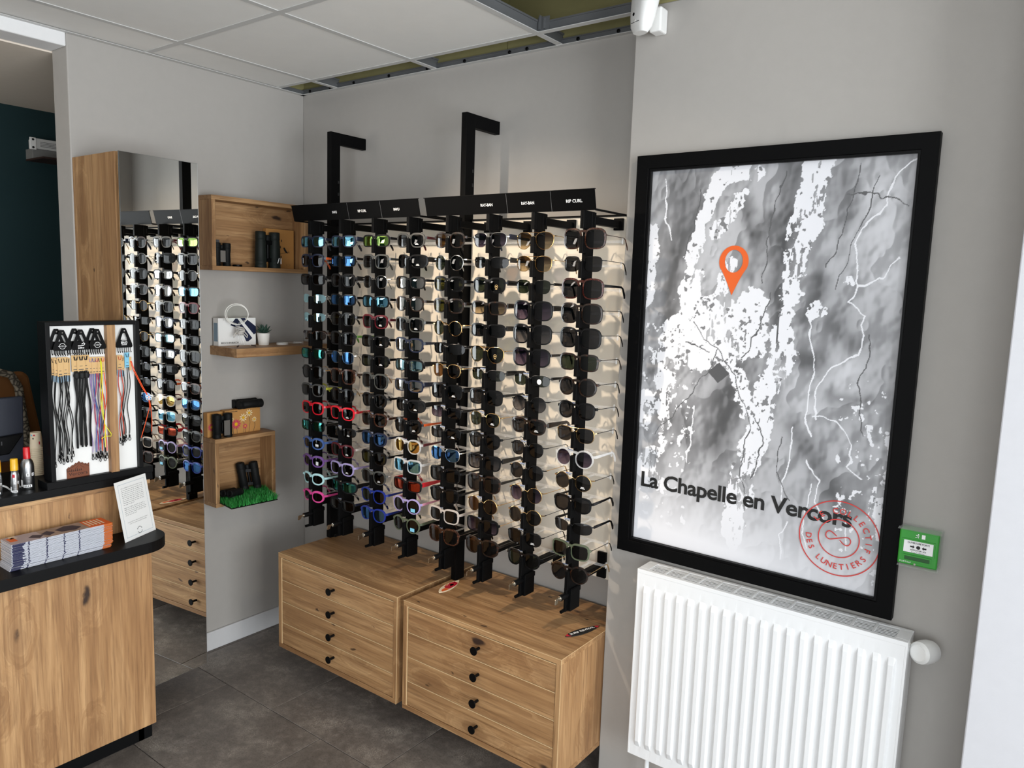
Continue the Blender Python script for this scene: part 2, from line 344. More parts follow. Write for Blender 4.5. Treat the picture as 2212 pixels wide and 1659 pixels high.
# ---------------------------------------------------------------- lettering
_glyph = {}
def glyphs(txt, bold=0.0, res=3, sp=1.0):
    k = (txt, bold, sp)
    if k in _glyph: return _glyph[k]
    cu = bpy.data.curves.new('lettering', 'FONT'); cu.body = txt; cu.size = 1; cu.offset = bold; cu.resolution_u = res; cu.fill_mode = 'FRONT'; cu.space_character = sp
    ob = bpy.data.objects.new('lettering', cu); COL.objects.link(ob)
    dg = bpy.context.evaluated_depsgraph_get(); me = bpy.data.meshes.new_from_object(ob.evaluated_get(dg))
    v = np.array([q.co[:2] for q in me.vertices]).reshape(-1, 2); f = [tuple(p.vertices) for p in me.polygons]
    bpy.data.objects.remove(ob); bpy.data.curves.remove(cu); bpy.data.meshes.remove(me)
    _glyph[k] = (v, f); return _glyph[k]
def text(mb, txt, o, ax, ay, width=None, height=None, bold=0.0, center=False, sp=1.0):
    v, f = glyphs(txt, bold, sp=sp)
    if not len(v): return mb
    x0, x1 = v[:,0].min(), v[:,0].max()
    ch = glyphs('H', bold)[0][:,1].max()
    sy = height/ch if height else None
    sx = width/(x1-x0) if width else sy
    if sy is None: sy = sx
    o = Vector(o); ax = Vector(ax); ay = Vector(ay); sh = (x0+x1)/2 if center else x0
    mb.add([o+ax*((p[0]-sh)*sx)+ay*(p[1]*sy) for p in v], f); return mb
def arc_text(mb, txt, c, ax, ay, R, h, a0, a1, outward=True, bold=.02):
    c = Vector(c); ax = Vector(ax); ay = Vector(ay); n = len(txt)
    for i, ch in enumerate(txt):
        if ch == ' ': continue
        a = a0+(a1-a0)*i/(n-1); d = ax*math.cos(a)+ay*math.sin(a); tg = -ax*math.sin(a)+ay*math.cos(a)
        if outward: text(mb, ch, c+d*R, -tg, d, height=h, bold=bold, center=True)
        else: text(mb, ch, c+d*(R+h), tg, -d, height=h, bold=bold, center=True)
    return mb
def ringflat(mb, c, ax, ay, r0, r1, n=64, a0=0, a1=2*PI):
    c = Vector(c); ax = Vector(ax); ay = Vector(ay); vs = []; fs = []
    for i in range(n+1):
        a = a0+(a1-a0)*i/n; d = ax*math.cos(a)+ay*math.sin(a); vs += [c+d*r0, c+d*r1]
    fs = [(2*i, 2*i+1, 2*i+3, 2*i+2) for i in range(n)]
    mb.add(vs, fs); return mb
def disc(mb, c, ax, ay, r, n=24, ry=None):
    c = Vector(c); ax = Vector(ax); ay = Vector(ay); ry = ry or r
    mb.add([c+ax*(r*math.cos(2*PI*i/n))+ay*(ry*math.sin(2*PI*i/n)) for i in range(n)], [tuple(range(n))]); return mb
def flat(mb, o, ax, ay, pts):
    o = Vector(o); ax = Vector(ax); ay = Vector(ay); mb.add([o+ax*p[0]+ay*p[1] for p in pts], [tuple(range(len(pts)))]); return mb
def ribbon(mb, o, ax, ay, pts, wd):
    o = Vector(o); ax = Vector(ax); ay = Vector(ay); vs = []
    for i, p in enumerate(pts):
        a = pts[max(0, i-1)]; b = pts[min(len(pts)-1, i+1)]; dx, dy = b[0]-a[0], b[1]-a[1]; l = math.hypot(dx, dy) or 1
        nx, ny = -dy/l*wd/2, dx/l*wd/2
        vs += [o+ax*(p[0]+nx)+ay*(p[1]+ny), o+ax*(p[0]-nx)+ay*(p[1]-ny)]
    mb.add(vs, [(2*i, 2*i+1, 2*i+3, 2*i+2) for i in range(len(pts)-1)]); return mb
X, Y, Z = Vector((1,0,0)), Vector((0,1,0)), Vector((0,0,1))
ORD = 'first second third fourth fifth sixth seventh eighth ninth tenth eleventh twelfth thirteenth fourteenth fifteenth'.split()
# ================================================================= SETTING
H = 2.5434; HT = 2.95
fl = struct('floor', MB().box(-1.4, 5.7, -4.7, .1, -.08, -.004), M['grout'])
base = mesh_of(MB().box(-.2989, .2989, -.2239, .2239, -.004, 0), bevel=.0014, seg=1, name='tile'); setmats(base, M['tile'])
for r in range(-1, 11):
    y1 = -.2-.45*(r-0); xo = .325 if r % 2 == 1 else .625
    if r == -1: xo = .325
    for k in range(-4, 9):
        cx = xo+.3+.6*k; cy = y1-.225
        if cx-.3 < -1.9 or cx > 5.5 or cy > .25: continue
        o = bpy.data.objects.new('tile', base); COL.objects.link(o); o.parent = fl; o.location = (cx, cy, 0)
wb = struct('wall_back', MB().box(-1.4, 1.9, 0, .12, -.05, H), M['wall'])
part('bare_board', MB().box(-.12, 1.2, -.001, .12, H, HT).box(1.203, 1.9, -.001, .12, H, HT), M['olive'], wb)
wl = struct('wall_left', MB().box(-.12, 0, -1.045, 0, -.05, H), M['wall'], bevel=.004)
part('bare_board', MB().box(-.12, 0, -1.045, 0, H, HT), M['olive'], wl)
struct('trim_1', MB().box(-.12, 0, -4.7, -1.045, 2.495, HT), M['white_paint'], bevel=.005)
wr = struct('wall_right', MB().box(1.844, 5.7, -.19, .12, -.05, H), M['wall'], bevel=.003)
part('bare_board', MB().box(1.844, 5.7, -.188, .12, H, HT), M['olive'], wr)
struct('wall_pilaster', MB().box(2.909, 3.75, -.40, -.19, -.05, HT), M['pil'], bevel=.003)
def windowed(name, ax, p0, p1, a0, a1, o0, o1, z0, z1):
    mb = MB()
    def b(u0, u1, za, zb):
        if ax == 'x': mb.box(p0, p1, u0, u1, za, zb)
        else: mb.box(u0, u1, p0, p1, za, zb)
    b(a0, o0, -.05, HT); b(o1, a1, -.05, HT); b(o0, o1, -.05, z0); b(o0, o1, z1, HT)
    struct(name, mb, M['white_paint'])
windowed('wall_side', 'x', 5.58, 5.70, -4.7, -.18, -3.45, -.6, .2, 2.42)
windowed('wall_shopfront', 'y', -4.7, -4.58, -1.4, 5.7, 2.05, 4.95, .2, 2.42)
def winframe(name, ax, p, o0, o1, z0, z1, n):
    mb = MB()
    def b(u0, u1, za, zb):
        if ax == 'x': mb.box(p-.025, p+.025, u0, u1, za, zb)
        else: mb.box(u0, u1, p-.025, p+.025, za, zb)
    b(o0, o1, z0, z0+.05); b(o0, o1, z1-.05, z1)
    for k in range(n+1):
        u = o0+(o1-o0)*k/n; b(max(o0, u-.03), min(o1, u+.03), z0, z1)
    struct(name, mb, M['blackpl'])
winframe('window_1', 'x', 5.64, -3.45, -.6, .2, 2.42, 2)
winframe('window_2', 'y', -4.64, 2.05, 4.95, .2, 2.42, 2)
struct('wall_teal', MB().box(-1.4, -1.28, -4.7, 0, -.05, HT), M['teal'])
struct('ceiling_back_room', MB().box(-1.28, -.12, -4.7, 0, 2.49, 2.6), M['beige'])
struct('baseboard_left', MB().box(0, .013, -1.03, 0, 0, .088), M['skirt'], bevel=.004)
struct('baseboard_back', MB().box(.013, 1.844, -.013, 0, 0, .088), M['skirt'], bevel=.004)
# suspended ceiling
ce = struct('ceiling', MB().box(-.12, 5.7, -4.7, .12, HT, HT+.1), M['plenum'])
xe = [0, .249, .849, 1.449, 2.049, 2.649, 3.249, 3.849, 4.449, 5.049, 5.58]; ye = [0]+[-.156-.6*k for k in range(8)]+[-4.58]
for i in range(len(xe)-1):
    for j in range(len(ye)-1):
        if j == 0: continue
        if i == 3 and j == 1: continue
        x0, x1, y1, y0 = xe[i], xe[i+1], ye[j], ye[j+1]
        yy1 = min(y1, -.19) if x0 > 1.8 else y1
        part('ceiling_tile', MB().box(x0+.004, x1-.004, y0+.004, yy1-.004, H+.003, H+.018), M['tileceil'], ce)
def rail(mbw, mbg): 
    a = part('tee_rail', mbw, M['tee'], ce); part('rail_web', mbg, M['galv'], a)
for x in xe[1:-1]:
    yb = 0 if x < 1.8 else -.19
    rail(MB().box(x-.012, x+.012, -4.58, yb, H, H+.0025), MB().box(x-.001, x+.001, -4.58, yb, H+.0025, H+.040).box(x-.006, x+.006, -4.58, yb, H+.036, H+.042))
for y in ye[1:-1]:
    for i in range(len(xe)-1):
        x0, x1 = xe[i]+(.012 if i else 0), xe[i+1]-.012
        if x0 > 1.8 and y > -.19: continue
        if i == 3 and y > -.19: x1 = 1.844
        rail(MB().box(x0, x1, y-.012, y+.012, H, H+.0024), MB().box(x0, x1, y-.001, y+.001, H+.0025, H+.032).box(x0, x1, y-.005, y+.005, H+.030, H+.035))
# clips hanging inside the open strip
for x in (.249, .849, 1.449):
    part('rail_clip', MB().box(x+.003, x+.05, -.16, -.158, H+.004, H+.05).box(x+.01, x+.016, -.165, -.15, H+.01, H+.055).box(x+.028, x+.034, -.165, -.15, H+.01, H+.045), M['galv'], ce)
wa = part('wall_angle', MB().box(0, 1.844, -.022, 0, H-.002, H).box(0, 1.844, -.002, 0, H, H+.004), M['tee'], ce)
part('wall_angle', MB().box(0, .022, -4.58, -.002, H-.002, H).box(0, .002, -4.58, -.002, H, H+.004), M['tee'], ce)
bs = part('backing_channel', MB().box(0, 1.844, -.010, 0, H+.003, H+.020).box(0, 1.844, -.014, -.010, H+.018, H+.022).box(0, .010, -.16, -.002, H+.003, H+.020), M['galv'], ce)
for x in (.06, .20, .36, .58, .80, 1.0, 1.22, 1.30, 1.52, 1.68, 1.80):
    part('screw', MB().lathe([(.0065, 0), (.0065, .003), (.004, .005)], 10, (x, -.010, H+.0112), (0,-1,0)), M['blackpl'], bs)
# ================================================================= POSTER
px0, px1, pz0, pz1, py = 1.888, 2.7075, .8515, 2.0985, -.19
po = thing('framed_map', ((px0+px1)/2, py, pz0), 'large framed grey relief map poster with an orange location pin', 'poster')
fwid = .040
mb = MB()
def fr4(mb, x0, x1, z0, z1, wd, y0, y1):
    # mitred frame: four bars
    for a, b, c, d in (((x0,z0),(x1,z0),(x1-wd,z0+wd),(x0+wd,z0+wd)), ((x1,z0),(x1,z1),(x1-wd,z1-wd),(x1-wd,z0+wd)), ((x1,z1),(x0,z1),(x0+wd,z1-wd),(x1-wd,z1-wd)), ((x0,z1),(x0,z0),(x0+wd,z0+wd),(x0+wd,z1-wd))):
        mb.prism([a, b, c, d], (0, y0, 0), X, Z, Y, y1-y0)
fr4(mb, px0, px1, pz0, pz1, fwid, py-.030, py-.0005)
part('frame', mb, M['black'], po, bevel=.0015)
mb = MB(); fr4(mb, px0+fwid-.001, px1-fwid+.001, pz0+fwid-.001, pz1-fwid+.001, .008, py-.024, py-.012)
part('frame_lip', mb, M['blackpl'], po, bevel=.001)
gx0, gx1, gz0, gz1 = px0+fwid, px1-fwid, pz0+fwid, pz1-fwid
# printed map: height field shaded once as ink on paper
rs = np.random.RandomState(7)
NX, NZ = 480, 740
def vnoise(fx, fz, ox=0, oz=0):
    gx, gz = int(fx)+3, int(fz)+3; g = rs.rand(gz, gx)
    u = np.linspace(0, 1, NX)*fx; v = np.linspace(0, 1, NZ)*fz
    iu = u.astype(int); iv = v.astype(int); fu = u-iu; fv = v-iv; fu = fu*fu*(3-2*fu); fv = fv*fv*(3-2*fv)
    a = g[np.ix_(iv, iu)]; b = g[np.ix_(iv, iu+1)]; c = g[np.ix_(iv+1, iu)]; d = g[np.ix_(iv+1, iu+1)]
    return (a*(1-fu)+b*fu)*(1-fv[:,None])+(c*(1-fu)+d*fu)*fv[:,None]
def fbm(fx, fz, o=5, p=.5):
    s = 0; am = 1; t = 0
    for k in range(o): s = s+am*vnoise(fx*2**k, fz*2**k); t += am; am *= p
    return s/t
S_, T_ = np.meshgrid(np.linspace(0, 1, NX), np.linspace(0, 1, NZ))   # T_: 0 top .. 1 bottom
aspect = (gz1-gz0)/(gx1-gx0)
wx = (fbm(9, 13, 4, .55)-.5)*.055; wz = (fbm(9, 13, 4, .55)-.5)*.05
SW, TW = S_+wx, T_+wz
def dist(pts, warp=True):
    d = np.full(S_.shape, 9.); qx, qy = (SW, TW*aspect) if warp else (S_, T_*aspect)
    for (a, b), (c, e) in zip(pts[:-1], pts[1:]):
        ax_, ay_ = a, b*aspect; bx_, by_ = c, e*aspect
        l2 = (bx_-ax_)**2+(by_-ay_)**2; tt = np.clip(((qx-ax_)*(bx_-ax_)+(qy-ay_)*(by_-ay_))/max(l2, 1e-9), 0, 1)
        d = np.minimum(d, np.hypot(qx-ax_-tt*(bx_-ax_), qy-ay_-tt*(by_-ay_)))
    return d
# printed relief tone
n1_ = fbm(7, 8, 4, .45); hgt = .55*np.abs(n1_-.5)*-2+.75*fbm(4, 5, 3, .4)+.10*fbm(18, 22, 3, .5)
gx_, gz_ = np.gradient(hgt)[1]*NX, np.gradient(hgt)[0]*NZ/aspect
sh0 = gx_*.85+gz_*.55; sh0 = sh0/sh0.std()
relief = np.clip(.70+.075*np.tanh(sh0*.8)-.05*np.maximum(0, np.tanh(-sh0)), .34, .86)
RIDGE = [([(.60,.02),(.575,.12),(.555,.22),(.54,.30)], .045, .33), ([(.575,.33),(.565,.42)], .03, .35), ([(.14,.03),(.17,.10),(.16,.17)], .08, .25), ([(.13,.22),(.125,.32),(.13,.42)], .035, .25),
 ([(.40,.10),(.45,.18)], .03, .28), ([(.5,.14),(.43,.26)], .03, .2), ([(.44,.50),(.38,.60),(.35,.70)], .07, .30), ([(.54,.52),(.55,.60)], .022, .35), ([(.70,.28),(.68,.36)], .04, .28), ([(.76,.06),(.78,.13)], .05, .22),
 ([(.66,.46),(.72,.47)], .04, .25), ([(.80,.55),(.90,.54)], .03, .25), ([(.66,.62),(.75,.70),(.85,.80)], .04, .25), ([(.12,.62),(.20,.68)], .06, .25), ([(.05,.52),(.11,.44)], .025, .25), ([(.78,.38),(.83,.42)], .05, .22)]
wob = fbm(8, 11, 4)-.5
for pts, wd, am in RIDGE: relief = relief-am*.80*np.exp(-((dist(pts)+wob*.02)/(wd*.9))**2)
LIGHT = [([(.86,.08),(.92,.25)], .10, .10), ([(.82,.46),(.83,.52)], .05, .12), ([(.30,.16),(.28,.26)], .06, .08), ([(.62,.50),(.72,.60)], .05, .08)]
for pts, wd, am in LIGHT: relief = relief+am*np.exp(-((dist(pts))/wd)**2)
fine = fbm(30, 44, 4, .6)-.5; fine2 = fbm(56, 84, 3, .65)-.5; med = fbm(13, 19, 4, .6)-.5
WHITE = [([(.34,.0),(.27,.07),(.24,.14),(.20,.22)], .030), ([(.36,.02),(.44,.03)], .035), ([(.40,.08),(.36,.12),(.30,.17)], .028), ([(.20,.24),(.18,.31),(.17,.37)], .022), ([(.24,.26),(.22,.32)], .02), ([(.35,.25),(.34,.32)], .025),
 ([(.25,.37),(.30,.40),(.38,.38)], .075), ([(.20,.40),(.19,.47)], .075), ([(.30,.43),(.25,.49)], .055), ([(.46,.33),(.44,.40),(.38,.45)], .06), ([(.50,.38),(.48,.44)], .035), ([(.42,.50),(.46,.55),(.47,.60)], .032),
 ([(.67,.0),(.66,.05),(.64,.10),(.63,.16),(.62,.20)], .048), ([(.62,.21),(.60,.26),(.60,.31)], .038), ([(.59,.36),(.58,.42),(.60,.45),(.57,.50)], .04), ([(.56,.52),(.54,.57),(.52,.63),(.50,.70)], .042), ([(.50,.70),(.47,.78),(.46,.85),(.44,.93)], .042),
 ([(.02,.16),(.02,.22),(.01,.29)], .032), ([(.02,.32),(.0,.38)], .02), ([(.12,.44),(.08,.50),(.10,.55),(.13,.53)], .026), ([(.03,.60),(.02,.66)], .030), ([(.10,.58),(.13,.66),(.12,.74)], .016), ([(.20,.70),(.24,.67)], .02), ([(.08,.76),(.03,.80),(.12,.84)], .04),
 ([(.92,.60),(.93,.64)], .016), ([(.80,.28),(.81,.285)], .012), ([(.69,.33),(.71,.35)], .016), ([(.99,.62),(.99,.74)], .012), ([(.97,.78),(.98,.86)], .014)]
white = np.zeros(S_.shape, bool)
for pts, wd in WHITE: white |= (dist(pts)+med*.055+fine2*.022) < wd*1.05
holes = ((fbm(30, 12, 4, .6) > .63) & (fine2 > -.10)) | (fbm(60, 90, 2, .6) > .83)
tone = np.where(white & ~holes, .93, np.clip(relief, .22, .9)*.94)
SPECK = (fbm(44, 62, 3, .65) > .715) & (white | ((S_ > .8) & (T_ > .5)) | ((S_ < .25) & (T_ > .4)))
tone = np.where(SPECK, np.where(white, .5, .93), tone)
ROADW = [[(.99,.01),(.93,.06),(.90,.12),(.84,.15),(.82,.19),(.83,.25),(.82,.29),(.80,.33),(.87,.35),(.88,.40),(.85,.44),(.76,.48),(.73,.54),(.74,.61)], [(.69,.36),(.70,.42),(.71,.52),(.70,.60),(.72,.64)], [(.82,.29),(.92,.25),(.97,.22)], [(.73,.60),(.80,.61),(.86,.65),(.85,.70),(.91,.72)],
 [(.06,.03),(.07,.12),(.10,.18)], [(.17,.35),(.22,.40),(.30,.44)], [(.66,.62),(.66,.70),(.62,.76),(.64,.82)], [(.72,.70),(.77,.75),(.76,.80),(.80,.84)], [(.24,.62),(.25,.70),(.22,.77)], [(.66,.86),(.62,.90),(.64,.96)], [(.87,.80),(.88,.90)], [(.74,.76),(.72,.84),(.73,.92)]]
ROADK = [[(.22,.40),(.33,.45),(.42,.52),(.48,.64),(.47,.74),(.49,.86)], [(.33,.45),(.30,.52),(.20,.60),(.08,.70)], [(.53,.30),(.50,.40),(.42,.46)], [(.55,.02),(.52,.10),(.50,.20),(.49,.28)], [(.80,.02),(.78,.10),(.76,.18),(.72,.24)], [(.88,.05),(.80,.20),(.75,.30)], [(.20,.45),(.30,.46)], [(.50,.62),(.54,.68),(.51,.76)],
 [(.62,.66),(.60,.74),(.66,.80)], [(.22,.05),(.20,.16),(.17,.22)], [(.90,.40),(.86,.52),(.90,.62)], [(.76,.08),(.90,.10),(.98,.12)]]
jit = (fbm(22, 33, 3)-.5)*.03
for pts in ROADW: tone = np.where(dist(pts) < .0026, .93, tone)
for pts in ROADK: tone = np.where(dist(pts) < .0019, .36, tone)
quarry = (np.abs(S_-.345)+np.abs(T_-.515)*1.7 < .045); tone = np.where(quarry & ~holes, .34, tone)
fade = np.clip((T_-.76)/.2+(.35-S_)*.25*(T_ > .7)-.02, 0, 1)*np.clip(1.25-S_*.55, 0, 1)
tone = tone*(1-fade)+.90*fade
mapme = bpy.data.meshes.new('map_print')
vx = gx0+S_*(gx1-gx0); vz = gz1-T_*(gz1-gz0)
vv = np.stack([vx-po.location.x, np.full(vx.shape, -.008), vz-po.location.z], -1).reshape(-1, 3)
ii = np.arange(NX*NZ).reshape(NZ, NX); ff = np.stack([ii[1:,:-1], ii[1:,1:], ii[:-1,1:], ii[:-1,:-1]], -1).reshape(-1, 4)
mapme.vertices.add(len(vv)); mapme.vertices.foreach_set('co', vv.ravel())
mapme.loops.add(ff.size); mapme.loops.foreach_set('vertex_index', ff.ravel().astype(np.int32))
mapme.polygons.add(len(ff)); mapme.polygons.foreach_set('loop_start', np.arange(0, ff.size, 4, dtype=np.int32)); mapme.polygons.foreach_set('loop_total', np.full(len(ff), 4, np.int32))
mapme.update(calc_edges=True); mapme.validate()
ca = mapme.color_attributes.new('ink', 'FLOAT_COLOR', 'POINT')
tone = np.clip(tone, .1, .95); lin = np.where(tone <= .04045, tone/12.92, ((tone+.055)/1.055)**2.4)
rgba = np.stack([lin*.97, lin*.975, lin*1.02, np.ones_like(lin)], -1)
ca.data.foreach_set('color', rgba.astype(np.float32).ravel())
t = NT('printed_relief_map'); at = t.n('ShaderNodeAttribute', attribute_name='ink')
mapme.materials.append(t.fin(t.pbr(at.outputs['Color'], .45)))
o = bpy.data.objects.new('map_print', mapme); COL.objects.link(o); o.parent = po
yp = py-.0095
pin = MB(); pr_ = []
for i in range(41):
    a = math.radians(-28+(236)*i/40); pr_.append((math.cos(a)*.043, math.sin(a)*.043))
cz_ = 1.783; cx_ = 2.2065
outer = []
for i in range(60):
    a = 2*PI*i/60+PI/2; d = (math.cos(a), math.sin(a))
    if d[1] > -.42: outer.append((d[0]*.0435, d[1]*.0455))
    else:
        f = (-d[1]-.42)/.58; xx = d[0]*.0435*(1-f*.15); outer.append((xx, -.019-f*.078 if abs(d[0]) < .02 else -.0191-.0779*(1-min(1, abs(d[0])/.907))**1.0))
inner = [(math.cos(2*PI*i/60+PI/2)*.0265, math.sin(2*PI*i/60+PI/2)*.0325+.001) for i in range(60)]
pin.add([(cx_+p[0], yp, cz_+p[1]) for p in outer]+[(cx_+p[0], yp, cz_+p[1]) for p in inner], [(i, (i+1) % 60, 60+(i+1) % 60, 60+i) for i in range(60)])
part('pin_mark', pin, M['orange'], po, label='orange location pin printed on the map')
part('title_lettering', text(MB(), 'La Chapelle en Vercors', (1.952, yp, 1.073), X, Z, width=.634, height=.047, bold=.024, sp=.96), M['ink'], po)
st = MB(); sc_ = (2.556, yp-.001, 1.036)
ringflat(st, sc_, X, Z, .1025, .1055); ringflat(st, sc_, X, Z, .0515, .0542)
arc_text(st, 'LE COLLECTIF', sc_, X, Z, .069, .0155, math.radians(143), math.radians(-14), True, .01)
arc_text(st, 'DES LUNETIERS', sc_, X, Z, .071, .0155, math.radians(186), math.radians(327), False, .01)
eight_c = [(-0.005, 0.0053), (-0.0149, 0.013), (-0.0238, 0.0167), (-0.0308, 0.013), (-0.0335, 0.0059), (-0.0315, -0.0023), (-0.0238, -0.0063), (-0.0148, -0.0042), (-0.0007, 0.0008), (0.0183, 0.0067), (0.026, 0.0068), (0.031, 0.0009), (0.031, -0.0062), (0.0265, -0.0137), (0.0201, -0.0152), (0.0134, -0.0125), (0.0036, -0.0041)]
eight = []
for k in range(len(eight_c)-1):
    p0_, p1_, p2_, p3_ = (eight_c[max(0, min(len(eight_c)-1, k+d))] for d in (-1, 0, 1, 2))
    for u in range(4):
        q = u/4; eight.append(tuple(.5*(2*p1_[d]+(p2_[d]-p0_[d])*q+(2*p0_[d]-5*p1_[d]+4*p2_[d]-p3_[d])*q*q+(3*p1_[d]-p0_[d]-3*p2_[d]+p3_[d])*q**3) for d in (0, 1)))
eight.append(eight_c[-1])
ribbon(st, sc_, X, Z, eight, .0027)
part('stamp_mark', st, M['stamp'], po, label='round red stamp')
# ================================================================= CALL POINT
cp = thing('door_release_call_point', (2.755, -.19, 1.02), 'small green door release call point with white instruction plate beside the map poster', 'alarm button')
part('housing', MB().box(2.709, 2.800, -.235, -.19, 1.017, 1.108), M['green'], cp, bevel=.004)
mb = MB(); fr4(mb, 2.717, 2.792, 1.047, 1.086, .0035, -.2375, -.234); fr4(mb, 2.722, 2.786, 1.028, 1.044, .003, -.2375, -.234)
part('bezel', mb, M['green'], cp)
part('instruction_plate', MB().box(2.721, 2.788, -.2362, -.235, 1.051, 1.082), M['inkwhite'], cp)
part('test_slot', MB().box(2.725, 2.783, -.2358, -.235, 1.031, 1.041), M['dgreen'], cp)
mb = MB(); yc = -.2366
text(mb, 'OUVERTURE PORTE', (2.7545, yc, 1.0745), X, Z, width=.050, height=.0045, bold=.02, center=True)
text(mb, 'APPUYER ICI', (2.7545, yc, 1.0565), X, Z, width=.036, height=.0036, bold=.02, center=True)
text(mb, 'en cas de nécessité', (2.7545, yc, 1.0525), X, Z, width=.030, height=.0018, bold=.01, center=True)
disc(mb, (2.7545, yc, 1.0665), X, Z, .0047)
for s in (-1, 1): flat(mb, (2.7545, yc, 1.0665), X*s, Z, [(.008,0),(.0125,.0045),(.0125,.002),(.0185,.002),(.0185,-.002),(.0125,-.002),(.0125,-.0045)])
part('lettering', mb, M['ink'], cp)
mb = MB(); yc = -.2356
text(mb, 'PORTALP', (2.715, yc, 1.0225), X, Z, width=.026, height=.0038)
mb.box(2.760, 2.768, yc, yc+.0006, 1.0905, 1.1015)
ribbon(mb, (2.750, yc, 1.096), X, Z, [(-.0025,.0005),(.0005,.002),(.0015,-.0005),(-.001,-.003),(-.0045,-.0045)], .0013); ribbon(mb, (2.750, yc, 1.096), X, Z, [(.0005,-.0006),(.0028,-.0022),(.0024,-.005)], .0013)
ribbon(mb, (2.750, yc, 1.096), X, Z, [(-.0035,.0022),(.0005,.0022),(.003,.0008),(.0045,.0018)], .0011); disc(mb, (2.7522, yc, 1.1005), X, Z, .0014, 12)
part('white_symbols', mb, M['inkwhite'], cp)
part('lock_screw', MB().lathe([(.0025,0),(.0025,.0012)], 12, (2.750, -.235, 1.0215), (0,-1,0)), M['chrome'], cp)
part('clear_cover', MB().box(2.705, 2.804, -.24, -.192, 1.1085, 1.1105).box(2.8005, 2.8035, -.24, -.192, 1.013, 1.1105).box(2.71, 2.80, -.24, -.192, 1.012, 1.0145), M['poly'], cp)
# ================================================================= RADIATOR
rx0, rx1, rz0, rz1, ryf = 2.003, 2.762, .22, .835, -.292
ra = thing('radiator', ((rx0+rx1)/2, -.20, rz0), 'white ribbed panel radiator with a thermostat valve under the map poster', 'radiator')
nr = 20; pit = (rx1-rx0-.03)/nr; xs = [rx0+.004]
prof = []
for k in range(nr):
    a = rx0+.015+pit*k
    prof += [(a, 0), (a+pit*.18, .0), (a+pit*.32, -.0085), (a+pit*.68, -.0085), (a+pit*.82, 0)]
prof = [(rx0+.006, 0)]+prof+[(rx1-.015, 0), (rx1-.006, 0)]
zrows = [(rz0, 0), (rz0+.035, 0), (rz0+.055, 1), (rz1-.068, 1), (rz1-.05, 0), (rz1-.018, 0), (rz1-.012, .0)]
vs = []; fs = []; n = len(prof)
for z, k in zrows:
    for x, d in prof: vs.append((x, ryf+d*k, z))
for i in range(len(zrows)-1):
    for j in range(n-1): fs.append((i*n+j, i*n+j+1, (i+1)*n+j+1, (i+1)*n+j))
mb = MB(); mb.add(vs, fs); mb.box(rx0+.006, rx1-.006, ryf+.0005, ryf+.012, rz0, rz1-.012)
part('front_panel', mb, M['white'], ra, bevel=.0012, seg=2)
part('side_cover', MB().box(rx0, rx0+.0062, ryf-.0005, -.205, rz0, rz1-.0095), M['white'], ra, bevel=.001)
part('side_cover', MB().box(rx1-.0062, rx1, ryf-.0005, -.205, rz0, rz1-.0095), M['white'], ra, bevel=.001)
part('rear_panel', MB().box(rx0+.02, rx1-.02, -.215, -.205, rz0, rz1-.02), M['white'], ra)
mb = MB(); ya, yb_ = ryf-.001, -.203
mb.box(rx0, rx0+.032, ya+.0161, yb_-.0141, rz1-.010, rz1); mb.box(rx1-.032, rx1, ya+.0161, yb_-.0141, rz1-.010, rz1); mb.box(rx0, rx1, ya, ya+.016, rz1-.012, rz1); mb.box(rx0, rx1, yb_-.014, yb_, rz1-.0125, rz1)
ng = 13; gp = (rx1-rx0-.064)/ng
for k in range(1, ng): mb.box(rx0+.032+gp*k-.0035, rx0+.032+gp*k+.0035, ya+.014, yb_-.012, rz1-.004, rz1)
part('top_grille', mb, M['white'], ra, bevel=.0008, seg=1)
gm = mesh_of(MB().box(rx0+.032, rx1-.032, -.0015, .0015, rz1-.0018, rz1-.0004), WLOC(ra)*1.0 if False else (0,0,0), name='slat'); setmats(gm, M['white'])
for k in range(5):
    o = bpy.data.objects.new('slat', gm); COL.objects.link(o); o.parent = ra; o.location = (-ra.location.x, ya+.0235+k*.0095-ra.location.y, -ra.location.z)
part('fin_shade_block', MB().box(rx0+.02, rx1-.02, ryf+.014, -.218, rz0+.02, rz1-.022), M['blackpl'], ra)  # solid black block: shade among the fins, painted in below the grille
vl = part('valve_stem', MB().lathe([(.007,0),(.007,.045)], 12, (rx1-.004, -.232, .806), (1,0,0)).lathe([(.011,.004),(.011,.011)], 12, (rx1-.004, -.232, .806), (1,0,0)), M['chrome'], ra)
va = Vector((-.42, -.90, .10)).normalized()
part('thermostat_head', MB().lathe([(.016,0),(.0265,.004),(.0295,.018),(.030,.036),(.0275,.052),(.021,.0575),(.0205,.0565),(.0195,.0565),(.019,.058),(0,.0585)], 28, (rx1+.046, -.222, .802), va), M['white_pl'], ra)
part('wall_bracket', MB().box(rx0+.08, rx0+.12, -.205, -.1905, rz0+.05, rz1-.1).box(rx1-.12, rx1-.08, -.205, -.1905, rz0+.05, rz1-.1), M['white'], ra)
part('supply_pipe', MB().sweep([(rx0+.05, -.25, .225), (rx0+.05, -.25, 0)], .008, 10), M['white'], ra)
